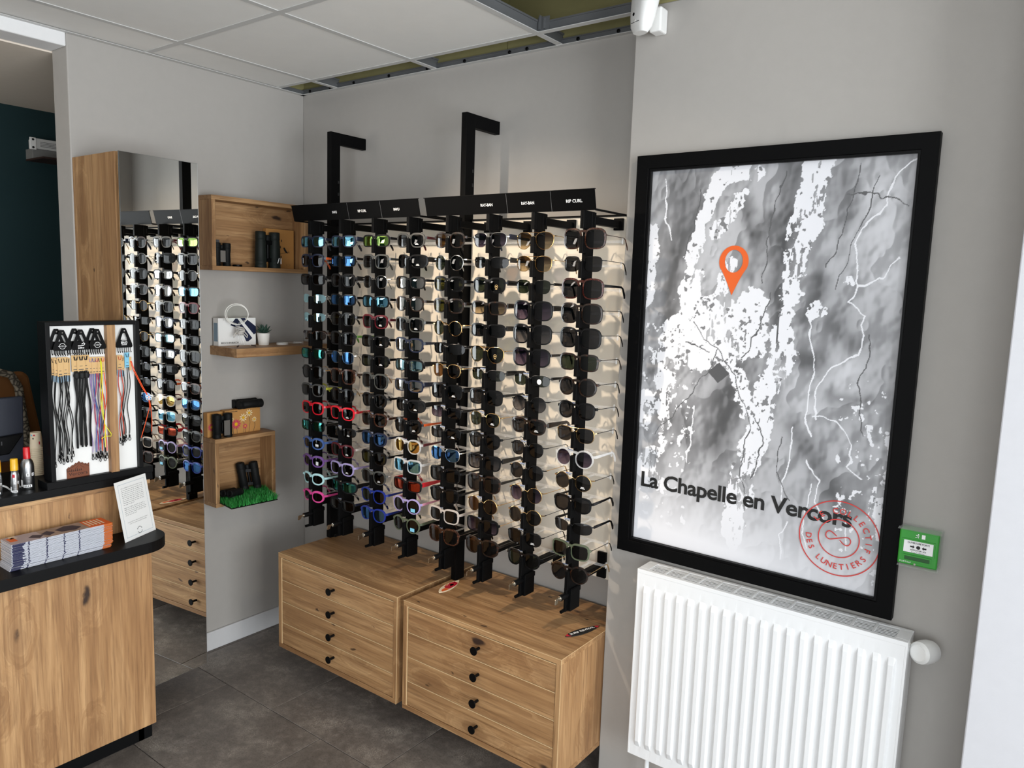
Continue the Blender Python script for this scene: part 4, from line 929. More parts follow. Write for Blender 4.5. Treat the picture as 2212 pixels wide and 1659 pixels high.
# each line: shape frame lens rim(p plastic, m wire, h half, l none) temple-colour temple-style [stickers: t lines, w/W white, b blue, r round, g gold; T/R price tag]
GL = [
 ['rect nv bm p nv p', 'wf nv dk p og p', 'rect mb dk p mb p', 'rl sv cy l sv m', 'rl sv cy l sv m', 'hf br br h br p', 'rect bk tm p bk p R', 'pa bk dk p go m', 'wf gy dk p yl p T', 'wf rd dk p rd p R', 'rect bk tm p bk p T', 'kd bl dk p bl p w', 'kd pu dk p pu p W', 'kd mi dk p mi p', 'kd pk dk p pk p'],
 ['rect nv bm p nv w', 'rect bk db p bk p', 'wf mb dk p mb w', 'rect bk db p bk p', 'wf bk ol p bk p', 'sq mb prg p gt p', 'pi_ sv db m sv m', 'hx br br p br p', 'pa bk br p go m T', 'wf rd dk p rd p tT', 'hf gu dk h bk p tT', 'wf bu dk p wt p tT', 'wf li dk p li p tT', 'wr mb tm p mb w R', 'rect mb br p nv p T'],
 ['rect mb lm p mb p', 'sq gr dk p gr p', 'pa sv dk m sv m', 'rect bk bm p bk p', 'wf bu dk p bu p t', 'rect bk dk p bk p t', 'rect bk gn p bk p t', 'hx gr dk p go m', 'pa mb dk p bk p R', 'wf br dk p br p T', 'wf nv db p nv p T', 'wf bk ol p bk p T', 'pa gr dk p wt m tT', 'pa rb gn p rb p T', 'pa rb db p rb p T'],
 ['wf gy dk p bu p t', 'wr bk pk p bk w t', 'rect mb sm p mb p', 'pa to sm p to p', 'sq gr dk p bk p t', 'wf nv sm p nv p', 'rect mb cy p mb w', 'rect nv sm p nv w R', 'wr mb dk p mb w tT', 'pa bk dk p og p tR', 'pa cl gm p bu p T', 'sq cl bm p cl p T', 'rect mb rm p rd w T', 'ro li dk p pp p b', 'ro ov dk p ov p b'],
 ['pa to am p to m', 'ro sv gn m sv m', 'wf bk ol p bk p', 'wf to ol p to p', 'ro go gn m go m', 'hf bk pk h bk p', 'pa go am m go m', 'sq bk pk p bk w tT', 'rect bk prg m bk p T', 'rect bk dk m bk p tT', 'pi_ sv db m sv m T', 'sq bk dk p bk p T', 'pa bk dk p bk p T', 'sq sk dk p sk p T', 'hx br br p br m T'],
 ['pi_ sv prg m nv w', 'hf gu dk h bk w', 'wf bk gn p bk w g', 'rect to brg p to w', 'rect bk pk p bk w', 'av go gn m go m g', 'hf gu gn h bk w T', 'sq bk dk p bk p T', 'pa go gn m go m tT', 'pa bk dk p bk m T', 'sq bk grg p bk w T', 'hx to dk p bk p T', 'ro go br m go m T', 'sq bk prg p go m T', 'hx to br p to p T'],
 ['av go brg m go m', 'hm go brg m go m', 'wf bk gn h bk p', 'ov bk prg p bk w', 'ov bk grg p bk m', 'hx bk prg p to p', 'hf gu gn h bk p rT', 'ro bk grg m bk m T', 'wf to dk p to w tT', 'pa bk dk m bk m T', 'ro bk dk m go m T', 'ro go prg m go m T', 'ro go dk m bk m T', 'pi_ bk dk m bk m tT', 'pa bk gn p bk p T'],
 ['ov br dk p br m', 'sq bk dk m bk m', 'ov ha dk p bk p', 'ov to dk p bk m', 'ov bk dk p bk m', 'sq to gn p to m', 'ro to dk p bk m', 'pa bk dk p bk m T', 'pi_ go dk m bk m T', 'ro cl prg p cl p T', 'ro go dk m bk m tT', 'wf bk dk p bk p T', 'hf gu dk h bk p T', 'sq ov dk p bk m T', 'ro to dk p go m T']]
for ci in range(8):
    for ri in range(15): sunglasses(ci, ri, GL[ci][ri])
# ================================================================= MIRROR CABINET
mc = thing('mirror_cabinet', (.16, -.89, .13), 'tall oak cabinet faced with a full-height mirror at the end of the wall', 'mirror')
my0, my1, mz0, mz1 = -1.041, -.742, .1325, 2.1046
part('side_panel', MB().box(.0, .3165, my0, my0+.0185, mz0, mz1+.002), wood('z', .95), mc, bevel=.0008, seg=1)
part('side_panel', MB().box(.0, .3165, my1-.0185, my1, mz0, mz1), wood('z', .95), mc, bevel=.0008, seg=1)
part('top_panel', MB().box(.0, .3165, my0+.0185, my1-.0185, mz1-.0185, mz1), wood('y', .95), mc)
part('bottom_panel', MB().box(.0, .3165, my0+.0185, my1-.0185, mz0, mz0+.0185), wood('y', .95), mc)
th_ = math.radians(3.4); hp = Vector((.3293, my1, 0)); dl = Vector((math.sin(th_), -math.cos(th_), 0)); dn_ = Vector((math.cos(th_), math.sin(th_), 0)); wd_ = my1-my0
def slab(mb, a, b, d0, d1, z0, z1):
    q = [hp+dl*a-dn_*d0, hp+dl*b-dn_*d0, hp+dl*b-dn_*d1, hp+dl*a-dn_*d1]
    return mb.prism([(v.x, v.y) for v in q], (0,0,z0), X, Y, Z, z1-z0)
part('mirror_door', slab(MB(), 0, wd_, .0045, .0115, mz0, mz1), wood('z', .95), mc)
part('mirror_pane', slab(MB(), 0, wd_, 0, .0042, mz0, mz1), M['mirror'], mc)
ge = MB(); slab(ge, -.0009, 0, -.0004, .0042, mz0, mz1); slab(ge, wd_, wd_+.0009, -.0004, .0042, mz0, mz1); slab(ge, 0, wd_, -.0003, .0042, mz0-.0009, mz0); slab(ge, 0, wd_, -.0003, .0042, mz1, mz1+.0009)
part('glass_edge', ge, M['silver'], mc, kind='stuff')
part('hinge', MB().box(.3165, .3185, my1-.02, my1-.005, 1.7, 1.76), M['silver'], mc)
part('hinge', MB().box(.3165, .3185, my1-.02, my1-.005, .4, .46), M['silver'], mc)
# ================================================================= WALL SHELVES
def wbox(y0, y1, z0, z1, d, label, T=.0185):
    r = thing('box_shelf', (d/2, (y0+y1)/2, z0), label, 'shelf')
    part('top_panel', MB().box(0, d, y0, y1, z1-T, z1), wood('y', .92), r, bevel=.0008, seg=1)
    part('bottom_panel', MB().box(0, d, y0, y1, z0, z0+T), wood('y', .92), r, bevel=.0008, seg=1)
    part('side_panel', MB().box(0, d, y0, y0+T, z0+T, z1-T), wood('z', .92), r, bevel=.0008, seg=1)
    part('side_panel', MB().box(0, d, y1-T, y1, z0+T, z1-T), wood('z', .92), r, bevel=.0008, seg=1)
    part('back_panel', MB().box(0, .008, y0+T, y1-T, z0+T, z1-T), wood('y', .92), r)
    return r
wbox(-.546, -.055, 1.717, 2.026, .100, 'long open oak wall box high beside the mirror holding two binoculars')
sh_ = thing('wall_shelf', (.1, -.25, 1.352), 'floating oak shelf with a succulent and magnifiers between the two wall boxes', 'shelf')
part('board', MB().box(0, .2, -.503, -.002, 1.3525, 1.391), wood('y', .92), sh_, bevel=.001, seg=1)
wbox(-.548, -.243, .690, .9925, .100, 'small square open oak wall box lined with grass below the floating shelf')
# ---------------------------------------------------------------- binoculars
def barrel(mb, o, ax, Ln, r0, r1):
    # eyepiece end at far end
    prof = [(0,0),(r0*.98,0),(r0,.003),(r0,Ln*.10),(r0*.96,Ln*.11),(r0*.96,Ln*.18),(r0,Ln*.19),(r0*.94,Ln*.55),(r1*1.12,Ln*.72),(r1*1.06,Ln*.78),(r1*1.12,Ln*.79),(r1*1.12,Ln*.98),(r1*1.0,Ln),(r1*.7,Ln),(r1*.6,Ln-.006),(0,Ln-.006)]
    return mb.lathe(prof, 20, o, ax, caps=False)
def binocular(name, o, up, side, Ln, r0, r1, gap, label, mat, accent=None, logo=None):
    o = Vector(o); up = Vector(up).normalized(); side = Vector(side).normalized(); fr = side.cross(up).normalized()
    r = thing(name, o, label, 'binoculars')
    for s in (-1, 1): part('barrel', barrel(MB(), o+side*(gap/2*s), up, Ln, r0, r1), mat, r)
    part('hinge_bridge', MB().obox(o+up*(Ln*.70), side, gap*.42, fr, r0*.42, up, Ln*.055).obox(o+up*(Ln*.22), side, gap*.42, fr, r0*.36, up, Ln*.05).lathe([(r0*.30,0),(r0*.30,Ln*.6)], 12, o+up*(Ln*.18), up), M['blackpl'], r, kind='stuff')
    part('focus_wheel', MB().lathe([(r0*.42,0),(r0*.5,.003),(r0*.5,Ln*.15),(r0*.42,Ln*.17)], 18, o+up*(Ln*.74)+fr*(-r0*.05), up), M['rubber'], r)
    if accent:
        part('silver_plate', MB().obox(o+up*(Ln*accent[0])+fr*accent[3]+side*accent[4], side, accent[1], fr, .0015, up, accent[2]), M['silver'], r)
    if logo:
        mb = MB()
        for q in logo: flat(mb, o+side*q[0]+fr*q[1], side, up, q[2])
        part('white_mark', mb, M['inkwhite'], r, kind='stuff' if len(logo) > 1 else None)
    return r
sy = Vector((.45, .89, 0)).normalized()      # across the barrels, roughly facing the viewer
zf = 1.7358
binocular('binoculars', (.066, -.252, zf), (0,0,1), (0,1,0), .160, .0262, .0205, .074, 'large dark green binoculars standing upright in front of the tan box', M['greenarm'],
    logo=[(.032, .0268, [(.0,.022),(.004,.022),(.012,.046),(.008,.046)]), (.056, .018, [(.0,.020),(.004,.020),(.004,.046),(.0,.046)])])
binocular('binoculars', (.052, -.472, zf), (0,0,1), (0,1,0), .098, .0158, .0152, .048, 'compact black binoculars with a grey plate standing near the end of the upper box', M['rubber'], accent=(.42, .012, .024, .015, -.004))
cs = thing('display_card', (.02, -.487, zf), 'dark grey card standing behind the compact binoculars in the upper box', 'card')
part('card', MB().box(.017, .0205, -.512, -.462, zf, zf+.112), M['inkgrey'], cs)
lc = thing('lens_cap', (.060, -.402, zf), 'round black lens cap lying flat in the upper box between the binoculars', 'cap')
part('cap', MB().lathe([(.0,0),(.019,0),(.020,.002),(.020,.007),(.018,.009),(0,.009)], 20, (.060, -.402, zf), Z, caps=False), M['blackpl'], lc)
gb = thing('binocular_box', (.03, -.165, zf), 'tan cardboard binocular box with a perched bird print behind the big binoculars', 'box')
b0, b1, bz, bx = -.238, -.087, zf, .036
part('carton', MB().box(.012, bx, b0, b1, bz, bz+.178), M['kraftbox'], gb, bevel=.0012)
mb = MB(); xo = bx+.0006
text(mb, 'ORAVIA', (xo, b0+.014, bz+.141), Y, Z, width=.056, height=.0125, bold=.0)
mb.box(bx, xo, b0+.014, b0+.030, bz+.1575, bz+.160)
flat(mb, (xo, b0+.092, bz+.066), Y, Z, [(0,.028),(.004,.032),(.008,.030),(.018,.016),(.026,.006),(.020,.006),(.010,.010),(.004,.018)])
ribbon(mb, (xo, b0+.075, bz+.068), Y, Z, [(0,.0),(.02,.004),(.05,.008)], .0016); ribbon(mb, (xo, b0+.118, bz+.066), Y, Z, [(.0,.018),(.006,.012),(.006,.004)], .0014)
for dx, dz in ((.062,.122),(.082,.127),(.076,.098),(.064,.052),(.072,.050),(.080,.053)): flat(mb, (xo, b0+dx, bz+dz), Y, Z, [(0,-.007),(.0028,-.001),(.0015,.006),(-.001,.007),(-.0028,.0)])
part('printed_bird', mb, M['ink'], gb, kind='stuff')
mb = MB(); ringflat(mb, (xo, b0+.118, bz+.018), Y, Z*.42, .0105, .0115, 30); part('oval_mark', mb, M['inkgrey'], gb)
# ---------------------------------------------------------------- floating shelf things
zs = 1.391
eb = thing('magnifier_box', (.03, -.405, zs), 'white box with a navy diagonal stripe logo on the floating shelf', 'box')
e0, e1, ex_ = -.494, -.308, .052
part('carton', MB().box(.012, ex_, e0, e1, zs, zs+.121), M['paper'], eb, bevel=.001)
mb = MB(); q = ex_+.0005; W_ = e1-e0
flat(mb, (q, e0, zs), Y, Z, [(W_*.31,.090),(W_*.45,.119),(W_*.50,.119),(W_*.90,.030),(W_*.79,.016),(W_*.73,.017),(W_*.66,.046),(W_*.45,.081)])
flat(mb, (q, e0, zs), Y, Z, [(W_*.58,.1205),(W_*.70,.1205),(W_*.84,.104),(W_*1.0,.082),(W_*1.0,.052),(W_*.945,.046)])
part('navy_stripes', mb, M['navy'], eb, kind='stuff')
mb = text(MB(), 'ESCHENBACH', (q, e0+.022, zs+.009), Y, Z, width=.076, height=.0072, bold=.01)
for k in range(3): flat(mb, (q, e0+.012, zs+.009), Y, Z, [(.0,.0028*k),(.008,.0028*k),(.008,.0028*k+.0017),(.0,.0028*k+.0017)])
part('lettering', mb, M['ink'], eb, kind='stuff')
part('side_label', MB().box(.018, .046, e0-.0005, e0, zs+.02, zs+.10), M['bluecard'], eb)
hs = thing('stand_magnifier', (.105, -.385, zs), 'clear ring-shaped stand magnifier tied up with grey cord in front of white box', 'magnifier')
hc = Vector((.095, -.432, zs+.140))
hx = Vector((.5, .85, 0)).normalized()
part('ring_frame', MB().sweep([hc+hx*(.047*math.cos(2*PI*i/40))+Z*(.045*math.sin(2*PI*i/40)) for i in range(40)], .0020, 8, closed=True).sweep([hc+Vector((.006,0,-.002))+hx*(.044*math.cos(2*PI*i/40))+Z*(.042*math.sin(2*PI*i/40)) for i in range(40)], .0016, 8, closed=True), M['pot'], hs, kind='stuff')
mb = MB(); 
mb.lathe([(0,0),(.043,0),(.0435,.001),(0,.003)], 32, hc, hx.cross(Z)); part('ring_lens', mb, M['glass'], hs)
mb = MB()
for s in (-1, 0, 1): mb.sweep([hc+Vector((.004,.0,0))+hx*(.006*s)+Z*-.045, Vector((.105, -.415, zs+.006))+hx*(.009*s)], .0022, 8)
part('stem', mb, M['acrylic'], hs, kind='stuff')
mb = MB(); kc = Vector((.102, -.418, zs+.068))
for k in range(6):
    z_ = (k-2.5)*.0058; rad = .017-.0013*abs(k-2.5)
    mb.sweep([kc+hx*(rad*math.cos(2*PI*i/16))+hx.cross(Z)*(.012*math.sin(2*PI*i/16))+Z*(z_+.004*math.sin(2*PI*i/16+k)) for i in range(16)], .0024, 6, closed=True)
for s, sc in ((-1, 1.0), (1, .8)):
    mb.sweep([kc+hx*(s*.004), kc+hx*(s*.018*sc)-Z*.004+X*.004, kc+hx*(s*.033*sc)-Z*.020+X*.004, kc+hx*(s*.031*sc)-Z*.030+X*.004, kc+hx*(s*.018*sc)-Z*.016, kc+hx*(s*.004)-Z*.004], .0022, 6)
mb.sweep([hc-Z*.044+hx*.004, hc-Z*.03-hx*.03, hc+Z*.0-hx*.048, hc-Z*.028-hx*.053], .0012, 6); mb.sweep([hc-Z*.04+hx*.006, hc-Z*.025+hx*.036, hc-Z*.0+hx*.05, hc+Z*.014+hx*.047], .0012, 6)
part('tied_cord', mb, M['rope'], hs, kind='stuff')
for s in (-1, 1):
    lg = part('foot', MB().sweep([(.105, -.415, zs+.010), (.118, -.415+.022*s, zs+.010), (.135, -.415+.040*s, zs+.0026)], .0025, 8), M['acrylic'], hs)
    part('brown_tip', MB().sweep([(.128, -.415+.031*s, zs+.006), (.140, -.415+.046*s, zs+.0028)], .0028, 8), M['darkbrown'], lg)
pt = thing('potted_succulent', (.085, -.290, zs), 'small green succulent in a white pot on the floating shelf', 'plant')
part('pot', MB().lathe([(0,0),(.0215,0),(.0225,.002),(.0285,.054),(.0262,.054),(.0252,.049),(0,.049)], 24, (.085,-.290,zs), Z, caps=False), M['pot'], pt)
part('soil', MB().lathe([(.0252,.0),(0,.003)], 20, (.085,-.290,zs+.048), Z, caps=False), M['soil'], pt)
rl_ = random.Random(3)
for k in range(22):
    lay = k//8; az = k*2.4; tilt = (.35, .75, 1.15)[min(lay, 2)]; ln = (.038, .042, .040)[min(lay, 2)]
    d = Vector((math.cos(az)*math.cos(tilt), math.sin(az)*math.cos(tilt), math.sin(tilt))); b = Vector((.085,-.290,zs+.052)); sd = d.cross(Z).normalized()
    mb = MB().sweep([b, b+d*ln*.35, b+d*ln*.7+Z*.002, b+d*ln+Z*.005], [(.0035,.0018),(.0065,.003),(.0055,.0024),(.0006,.0005)], 8)
    part('leaf', mb, M['leaf'], pt)
mg = thing('hand_magnifier', (.06, -.165, zs), 'clear hand magnifier lying flat on the floating shelf beside the succulent', 'magnifier')
c0 = Vector((.105, -.205, zs+.006))
part('rim', MB().lathe([(.023,0),(.026,.0),(.026,.008),(.023,.008),(.023,0)], 32, c0-Z*.006, Z, caps=False), M['pot'], mg)
part('magnifying_lens', MB().lathe([(0,0),(.0225,.002),(.0225,.005),(0,.0085)], 28, c0-Z*.006, Z, caps=False), M['glass'], mg)
hd = Vector((.12, .99, 0)).normalized()
part('handle', MB().obox(c0+hd*.045, hd, .020, Z, .0032, hd.cross(Z), .005).obox(c0+hd*.082+Z*.001, hd, .022, Z, .005, hd.cross(Z), .0085), M['acrylic'], mg, bevel=.001, kind='stuff')
part('handle_core', MB().obox(c0+hd*.080, hd, .016, Z, .0022, hd.cross(Z), .0055), M['pot'], mg)
# ---------------------------------------------------------------- on and in the square box
zt = .9925
def flowerbox(y0, y1, x1, h, label, fl):
    r = thing('flower_box', (x1/2, (y0+y1)/2, zt), label, 'box')
    part('carton', MB().box(.008, x1, y0, y1, zt, zt+h), M['kraftbox'], r, bevel=.001)
    q = x1+.0006; g = MB(); pk = MB(); cr = MB(); ye = MB()
    for (cy, cz_, rad, kind) in fl:
        n = 12 if kind == 'p' else 9; tgt = pk if kind == 'p' else cr
        for i in range(n):
            a = 2*PI*i/n; d = (math.cos(a), math.sin(a)); pn = (-d[1], d[0]); w_ = rad*.24
            flat(tgt, (q, y0+cy, zt+cz_), Y, Z, [(d[0]*rad*.25, d[1]*rad*.25), (d[0]*rad*.6+pn[0]*w_*.6, d[1]*rad*.6+pn[1]*w_*.6), (d[0]*rad, d[1]*rad), (d[0]*rad*.6-pn[0]*w_*.6, d[1]*rad*.6-pn[1]*w_*.6)])
        disc(ye, (q+.0004, y0+cy, zt+cz_), Y, Z, rad*.28, 14)
        ribbon(g, (q-.0002, y0+cy, zt+cz_), Y, Z, [(0,0), (.004,-cz_*.5), (.010-cy*.1,-cz_+.001)], .0016)
    for nm, mb, mt in (('printed_stems', g, M['teal']), ('printed_pink_petals', pk, M['pinkflower']), ('printed_cream_petals', cr, M['creamflower']), ('printed_yellow_centres', ye, M['yellowcap'])):
        if mb.v: part(nm, mb, mt, r, kind='stuff')
    return r, q
M['pinkflower'] = plain('crimson_flower_print', hexl(196, 44, 88), .6); M['creamflower'] = plain('cream_flower_print', hexl(238, 222, 178), .6)
r, q = flowerbox(-.545, -.470, .038, .108, 'kraft box with printed pink flowers behind the silver-plated binoculars', [(.020,.044,.020,'p'), (.055,.070,.014,'c')])
part('lettering', text(MB(), 'NATURE', (q, -.523, zt+.097), Y, Z, width=.028, height=.0048, bold=.03), M['ink'], r, kind='stuff')
r, q = flowerbox(-.464, -.284, .044, .110, 'wider kraft box with pink and cream daisies under the lying black binoculars', [(.055,.044,.026,'p'), (.092,.070,.021,'c'), (.122,.088,.019,'c'), (.148,.056,.014,'c'), (.035,.068,.010,'c'), (.100,.030,.013,'p'), (.012,.078,.020,'p')])
part('lettering', text(MB(), 'NATURE', (q, -.436, zt+.100), Y, Z, width=.034, height=.0048, bold=.03), M['ink'], r, kind='stuff')
binocular('binoculars', (.068, -.492, zt), (0,0,1), (0,1,0), .104, .0182, .0172, .054, 'black binoculars with a wide silver plate standing on the square box', M['rubber'], accent=(.42, .0140, .033, .0192, .010))
binocular('binoculars', (.030, -.402, zt+.110+.0205), (.05, 1, 0), (1, 0, 0), .118, .0198, .0175, .043, 'compact black binoculars lying on the daisy kraft box', M['rubber'], accent=(.42, .012, .024, -.018, .0))
gz = .7085
gr_ = thing('grass_mat', (.12, -.41, gz), 'square of bright green artificial grass spilling out of the square wall box', 'grass mat')
A_, B_, C_, D_ = (.012, -.520), (.215, -.548), (.235, -.330), (.030, -.268)
part('backing', MB().prism([A_, B_, C_, D_], (0,0,gz), X, Y, Z, .004), M['blackpl'], gr_)
mb = MB(); rg = random.Random(5)
for k in range(4200):
    u, v = rg.random(), rg.random()
    bx_ = (A_[0]*(1-u)+B_[0]*u)*(1-v)+(D_[0]*(1-u)+C_[0]*u)*v; by_ = (A_[1]*(1-u)+B_[1]*u)*(1-v)+(D_[1]*(1-u)+C_[1]*u)*v
    inside = bx_ < .105
    if inside and (by_ < -.524 or by_ > -.266): continue
    az = rg.uniform(0, 2*PI); ln = rg.uniform(.022, .036); tl = rg.uniform(.1, .75); d = Vector((math.cos(az)*math.sin(tl), math.sin(az)*math.sin(tl), math.cos(tl)))
    if bx_ < .12: d.y *= .3; d.x = abs(d.x)*.6
    s_ = Vector((-math.sin(az), math.cos(az), 0))*.0011; b = Vector((bx_, by_, gz+.003))
    mb.add([b-s_, b+s_, b+d*ln*.6+s_*.8, b+d*ln*.6-s_*.8, b+d*ln+Vector((d.x, d.y, -.4))*ln*.15], [(0,1,2,3),(3,2,4)])
t = NT('green_plastic_grass'); co = t.n('ShaderNodeTexCoord').outputs['Object']
M['grass'] = t.fin(t.pbr(t.mix(t.noise(co, 90, 2), hexl(28, 118, 46), hexl(70, 176, 84)), .45))
part('grass_blades', mb, M['grass'], gr_, kind='stuff')
zg = gz+.019
binocular('binoculars', (.058, -.345, zg), (-.10, -.12, 1), (.35, .93, 0), .128, .0195, .0175, .058, 'black binoculars standing on the grass inside the square wall box', M['rubber'])
binocular('binoculars', (.095, -.440, zg+.016), (.35, -1, .12), (.95, .30, .1), .080, .0170, .015, .036, 'black binoculars lying on the grass at the near side of the square box', M['rubber'], logo=[(.010, .0175, [(.0,.048),(.014,.046),(.018,.062),(.010,.066)])])
# ================================================================= COUNTER
cx0 = .4955; ce_y = -1.044; cys = -2.6
ct = thing('service_counter', (.3, -1.8, 0), 'oak service counter with black tops at the edge of the shop', 'counter')
part('front_panel', MB().box(cx0-.019, cx0, cys, ce_y, .081, .732), wood('z', 1.08), ct, bevel=.0008, seg=1)
part('end_panel', MB().box(.02, cx0-.019, ce_y-.019, ce_y-.0005, .081, .732), wood('z', 1.08), ct)
part('plinth', MB().box(.05, .3755, cys, -.9995-.03, -.0416, .081).box(.10, .3755, -1.05, -.9995, -.0416, .0808), M['laminate'], ct)
Rr = .10; xl = .530
poly = [(.02, cys), (xl, cys), (xl, -1.072)]
cxr, cyr = xl-Rr, -1.072
poly += [(cxr+Rr*math.cos(a), cyr+Rr*math.sin(a)) for a in [PI/2*i/12 for i in range(1, 13)]]
poly += [(.335, -.972), (.335, -1.045), (.02, -1.045)]
part('lower_top', MB().prism(poly, (0,0,.732), X, Y, Z, .038), M['laminate'], ct, bevel=.0015)
part('upper_panel', MB().box(.334, .353, cys, -.976, .770, .932), wood('z', 1.12), ct, bevel=.0008, seg=1)
part('trim_rail', MB().box(.334, .361, cys, -.972, .932, .949), wood('y', 1.0), ct, bevel=.0008, seg=1)
part('upper_top', MB().box(.02, .367, cys, -1.046, .949, .975).box(.320, .367, -1.046, -.965, .949, .975), M['laminate'], ct, bevel=.0012)
zu = .975
# brochures, each its own
mgm = MB(); rnb = random.Random(11)
NB = 25; th = .0033; BORD = ORD+'sixteenth seventeenth eighteenth nineteenth twentieth twenty-first twenty-second twenty-third twenty-fourth twenty-fifth'.split()
def coverpart(mb, yc0, yc1, xa, xb, z): mb.box(xa, xb, yc0, yc1, z, z+.0004)
M['pagewhite'] = plain('white_spine', hexl(208, 211, 220), .35); M['pageorange'] = plain('orange_spine', hexl(214, 112, 40), .35); M['pagedark'] = plain('navy_spine_print', hexl(44, 46, 86), .35)
M['photoprint'] = plain('cover_photo_print', hexl(150, 130, 120), .4, var=.5, bscale=600); M['coversky'] = plain('cover_lilac_sky', hexl(172, 160, 168), .4, var=.15, bscale=300)
for k in range(NB):
    z0 = .7702+k*th; dx = rnb.uniform(-.0012, .0012)+(.004 if k < 3 else 0); dy = rnb.uniform(-.0015, .0015)-(.010 if k < 5 else 0)*(5-k)/5
    r = thing('brochure', (.43, -1.315, z0), 'brochure lying on top of the stack with its orange cover showing' if k == NB-1 else 'glossy white-spined brochure in the counter stack, '+(BORD[NB-1-k]+' from the top' if k else 'lowest of the stack, on the black top'), 'brochure', 'stacked brochures on the counter')
    x1 = .4735+dx; ya, yb2 = -1.468+dy, -1.164+dy
    part('pages', MB().box(x1-.085, x1-.0035, ya, yb2, z0, z0+th-.0008), M['pagewhite'], r)
    part('spine', MB().sweep([(x1-.0012, ya, z0+th*.42), (x1-.0012, yb2-.028, z0+th*.42)], th*.37, 8), M['pagewhite'], r)
    part('spine_band', MB().sweep([(x1-.0012, yb2-.028, z0+th*.42), (x1-.0012, yb2, z0+th*.42)], th*.38, 8), M['pageorange'], r)
    mb = MB()
    for yy in (ya+.046, ya+.098, ya+.150, ya+.196): mb.sweep([(x1-.0012, yy, z0+th*.42), (x1-.0012, yy+rnb.uniform(.002, .005), z0+th*.42)], th*.39, 8)
    mb.sweep([(x1-.0012, ya+.002, z0+th*.42), (x1-.0012, ya+.028+rnb.uniform(0, .012), z0+th*.42)], th*.39, 8)
    part('spine_print', mb, M['pagedark'], r, kind='stuff')
    if k == NB-1:
        zc = z0+th-.0007
        for nm, mt, y_a, y_b in (('cover_orange', 'orange', -.072, 0), ('cover_photo', 'photoprint', -.205, -.072), ('cover_sky', 'coversky', -.304, -.205)):
            part(nm, MB().box(x1-.085, x1-.001, yb2+y_a, yb2+y_b, zc, zc+.0004), M[mt], r)
        mb = MB()
        for pl in ([(-.16,.03),(-.125,.01),(-.10,.018),(-.085,.05),(-.11,.07),(-.15,.06)], [(-.205,.04),(-.18,.02),(-.165,.05),(-.19,.07)], [(-.245,.05),(-.225,.03),(-.20,.05),(-.22,.075)]): mb.add([(x1-.085+p[1], yb2+p[0], zc+.0006) for p in pl], [tuple(range(len(pl)))])
        part('cover_dark_print', mb, M['navy'], r, kind='stuff')
        mb = MB(); text(mb, 'E', (x1-.06, yb2-.286, zc+.0007), Y, -X, width=.02, height=.024, bold=.05)
        for kk in range(5): mb.box(x1-.075, x1-.02, yb2-.066+kk*.011, yb2-.061+kk*.011, zc+.0005, zc+.0007)
        part('cover_print', mb, M['cup'], r, kind='stuff')
        part('cover_red_print', MB().box(x1-.070, x1-.03, yb2-.296, yb2-.275, zc+.0005, zc+.0007), M['orange'], r)
# leaning price notice card
bl, br = Vector((.473,-1.122,.7705)), Vector((.412,-.982,.7705)); e_ = (br-bl).normalized(); nrm = Vector((e_.y*-1, e_.x, 0)); nrm = Vector((.917, .399, 0))
upv = (Z*math.cos(math.radians(10.5))-nrm*math.sin(math.radians(10.5))); nv = e_.cross(upv).normalized(); nv = nv if nv.dot(nrm) > 0 else -nv
cdn = thing('notice_card', (bl+br)/2, 'white printed notice card leaning on the black lower counter top', 'card'); wC = (br-bl).length; hC = .21
part('sheet', MB().prism([(0,0),(wC,0),(wC,hC),(0,hC)], bl-nv*.0016, e_, upv, nv, .0016), M['paper'], cdn)
mb = MB(); of = bl+nv*.0004
for (a, b, c, d) in ((.012,.012,wC-.012,.0128),(.012,hC-.0128,wC-.012,hC-.012),(.012,.012,.0128,hC-.012),(wC-.0128,.012,wC-.012,hC-.012)): flat(mb, of, e_, upv, [(a,b),(c,b),(c,d),(a,d)])
part('border_line', mb, M['bluecard'], cdn, kind='stuff')
mb = MB()
text(mb, 'PAR LA REMISE DE VOTRE CARTE VITALE À VOTRE', of+e_*.024+upv*.182, e_, upv, width=.105, height=.0024)
rw = random.Random(4)
for z_top, nl in ((.1752, 9), (.113, 5)):    # the rows too small to read: word-long strokes
    for i in range(nl):
        u = 0; lim = .105 if i < nl-1 else .055
        while u < lim-.004:
            l_ = min(rw.choice((.004, .007, .009, .011, .013)), lim-u)
            for q in range(max(1, int(l_/.0019))):
                h_ = rw.choice((.0013, .0015, .0021)); flat(mb, of+e_*(.024+u+q*.0019)+upv*(z_top-.0064*i), e_, upv, [(0,0),(.0012,0),(.0012,h_),(0,h_)])
            u += l_+.0016
for i, s in enumerate(['UN DEVIS DÉTAILLÉ VOUS EST REMIS GRATUITEMENT', 'AVANT TOUT ACHAT DE PRODUIT CORRECTEUR']): text(mb, s, of+e_*(wC/2)+upv*(.061-.0065*i), e_, upv, width=.098-.014*i, height=.0022, center=True)
part('printed_text', mb, M['inkgrey'], cdn, kind='stuff')
mb = MB(); cc = of+e_*(wC/2)+upv*.024
for a in range(0, 360, 30):
    if a % 180 == 0: continue
    ringflat(mb, cc, e_, upv, .0098, .0128, 4, math.radians(a-9), math.radians(a+9))
part('round_mark', mb, M['inkgrey'], cdn, kind='stuff')
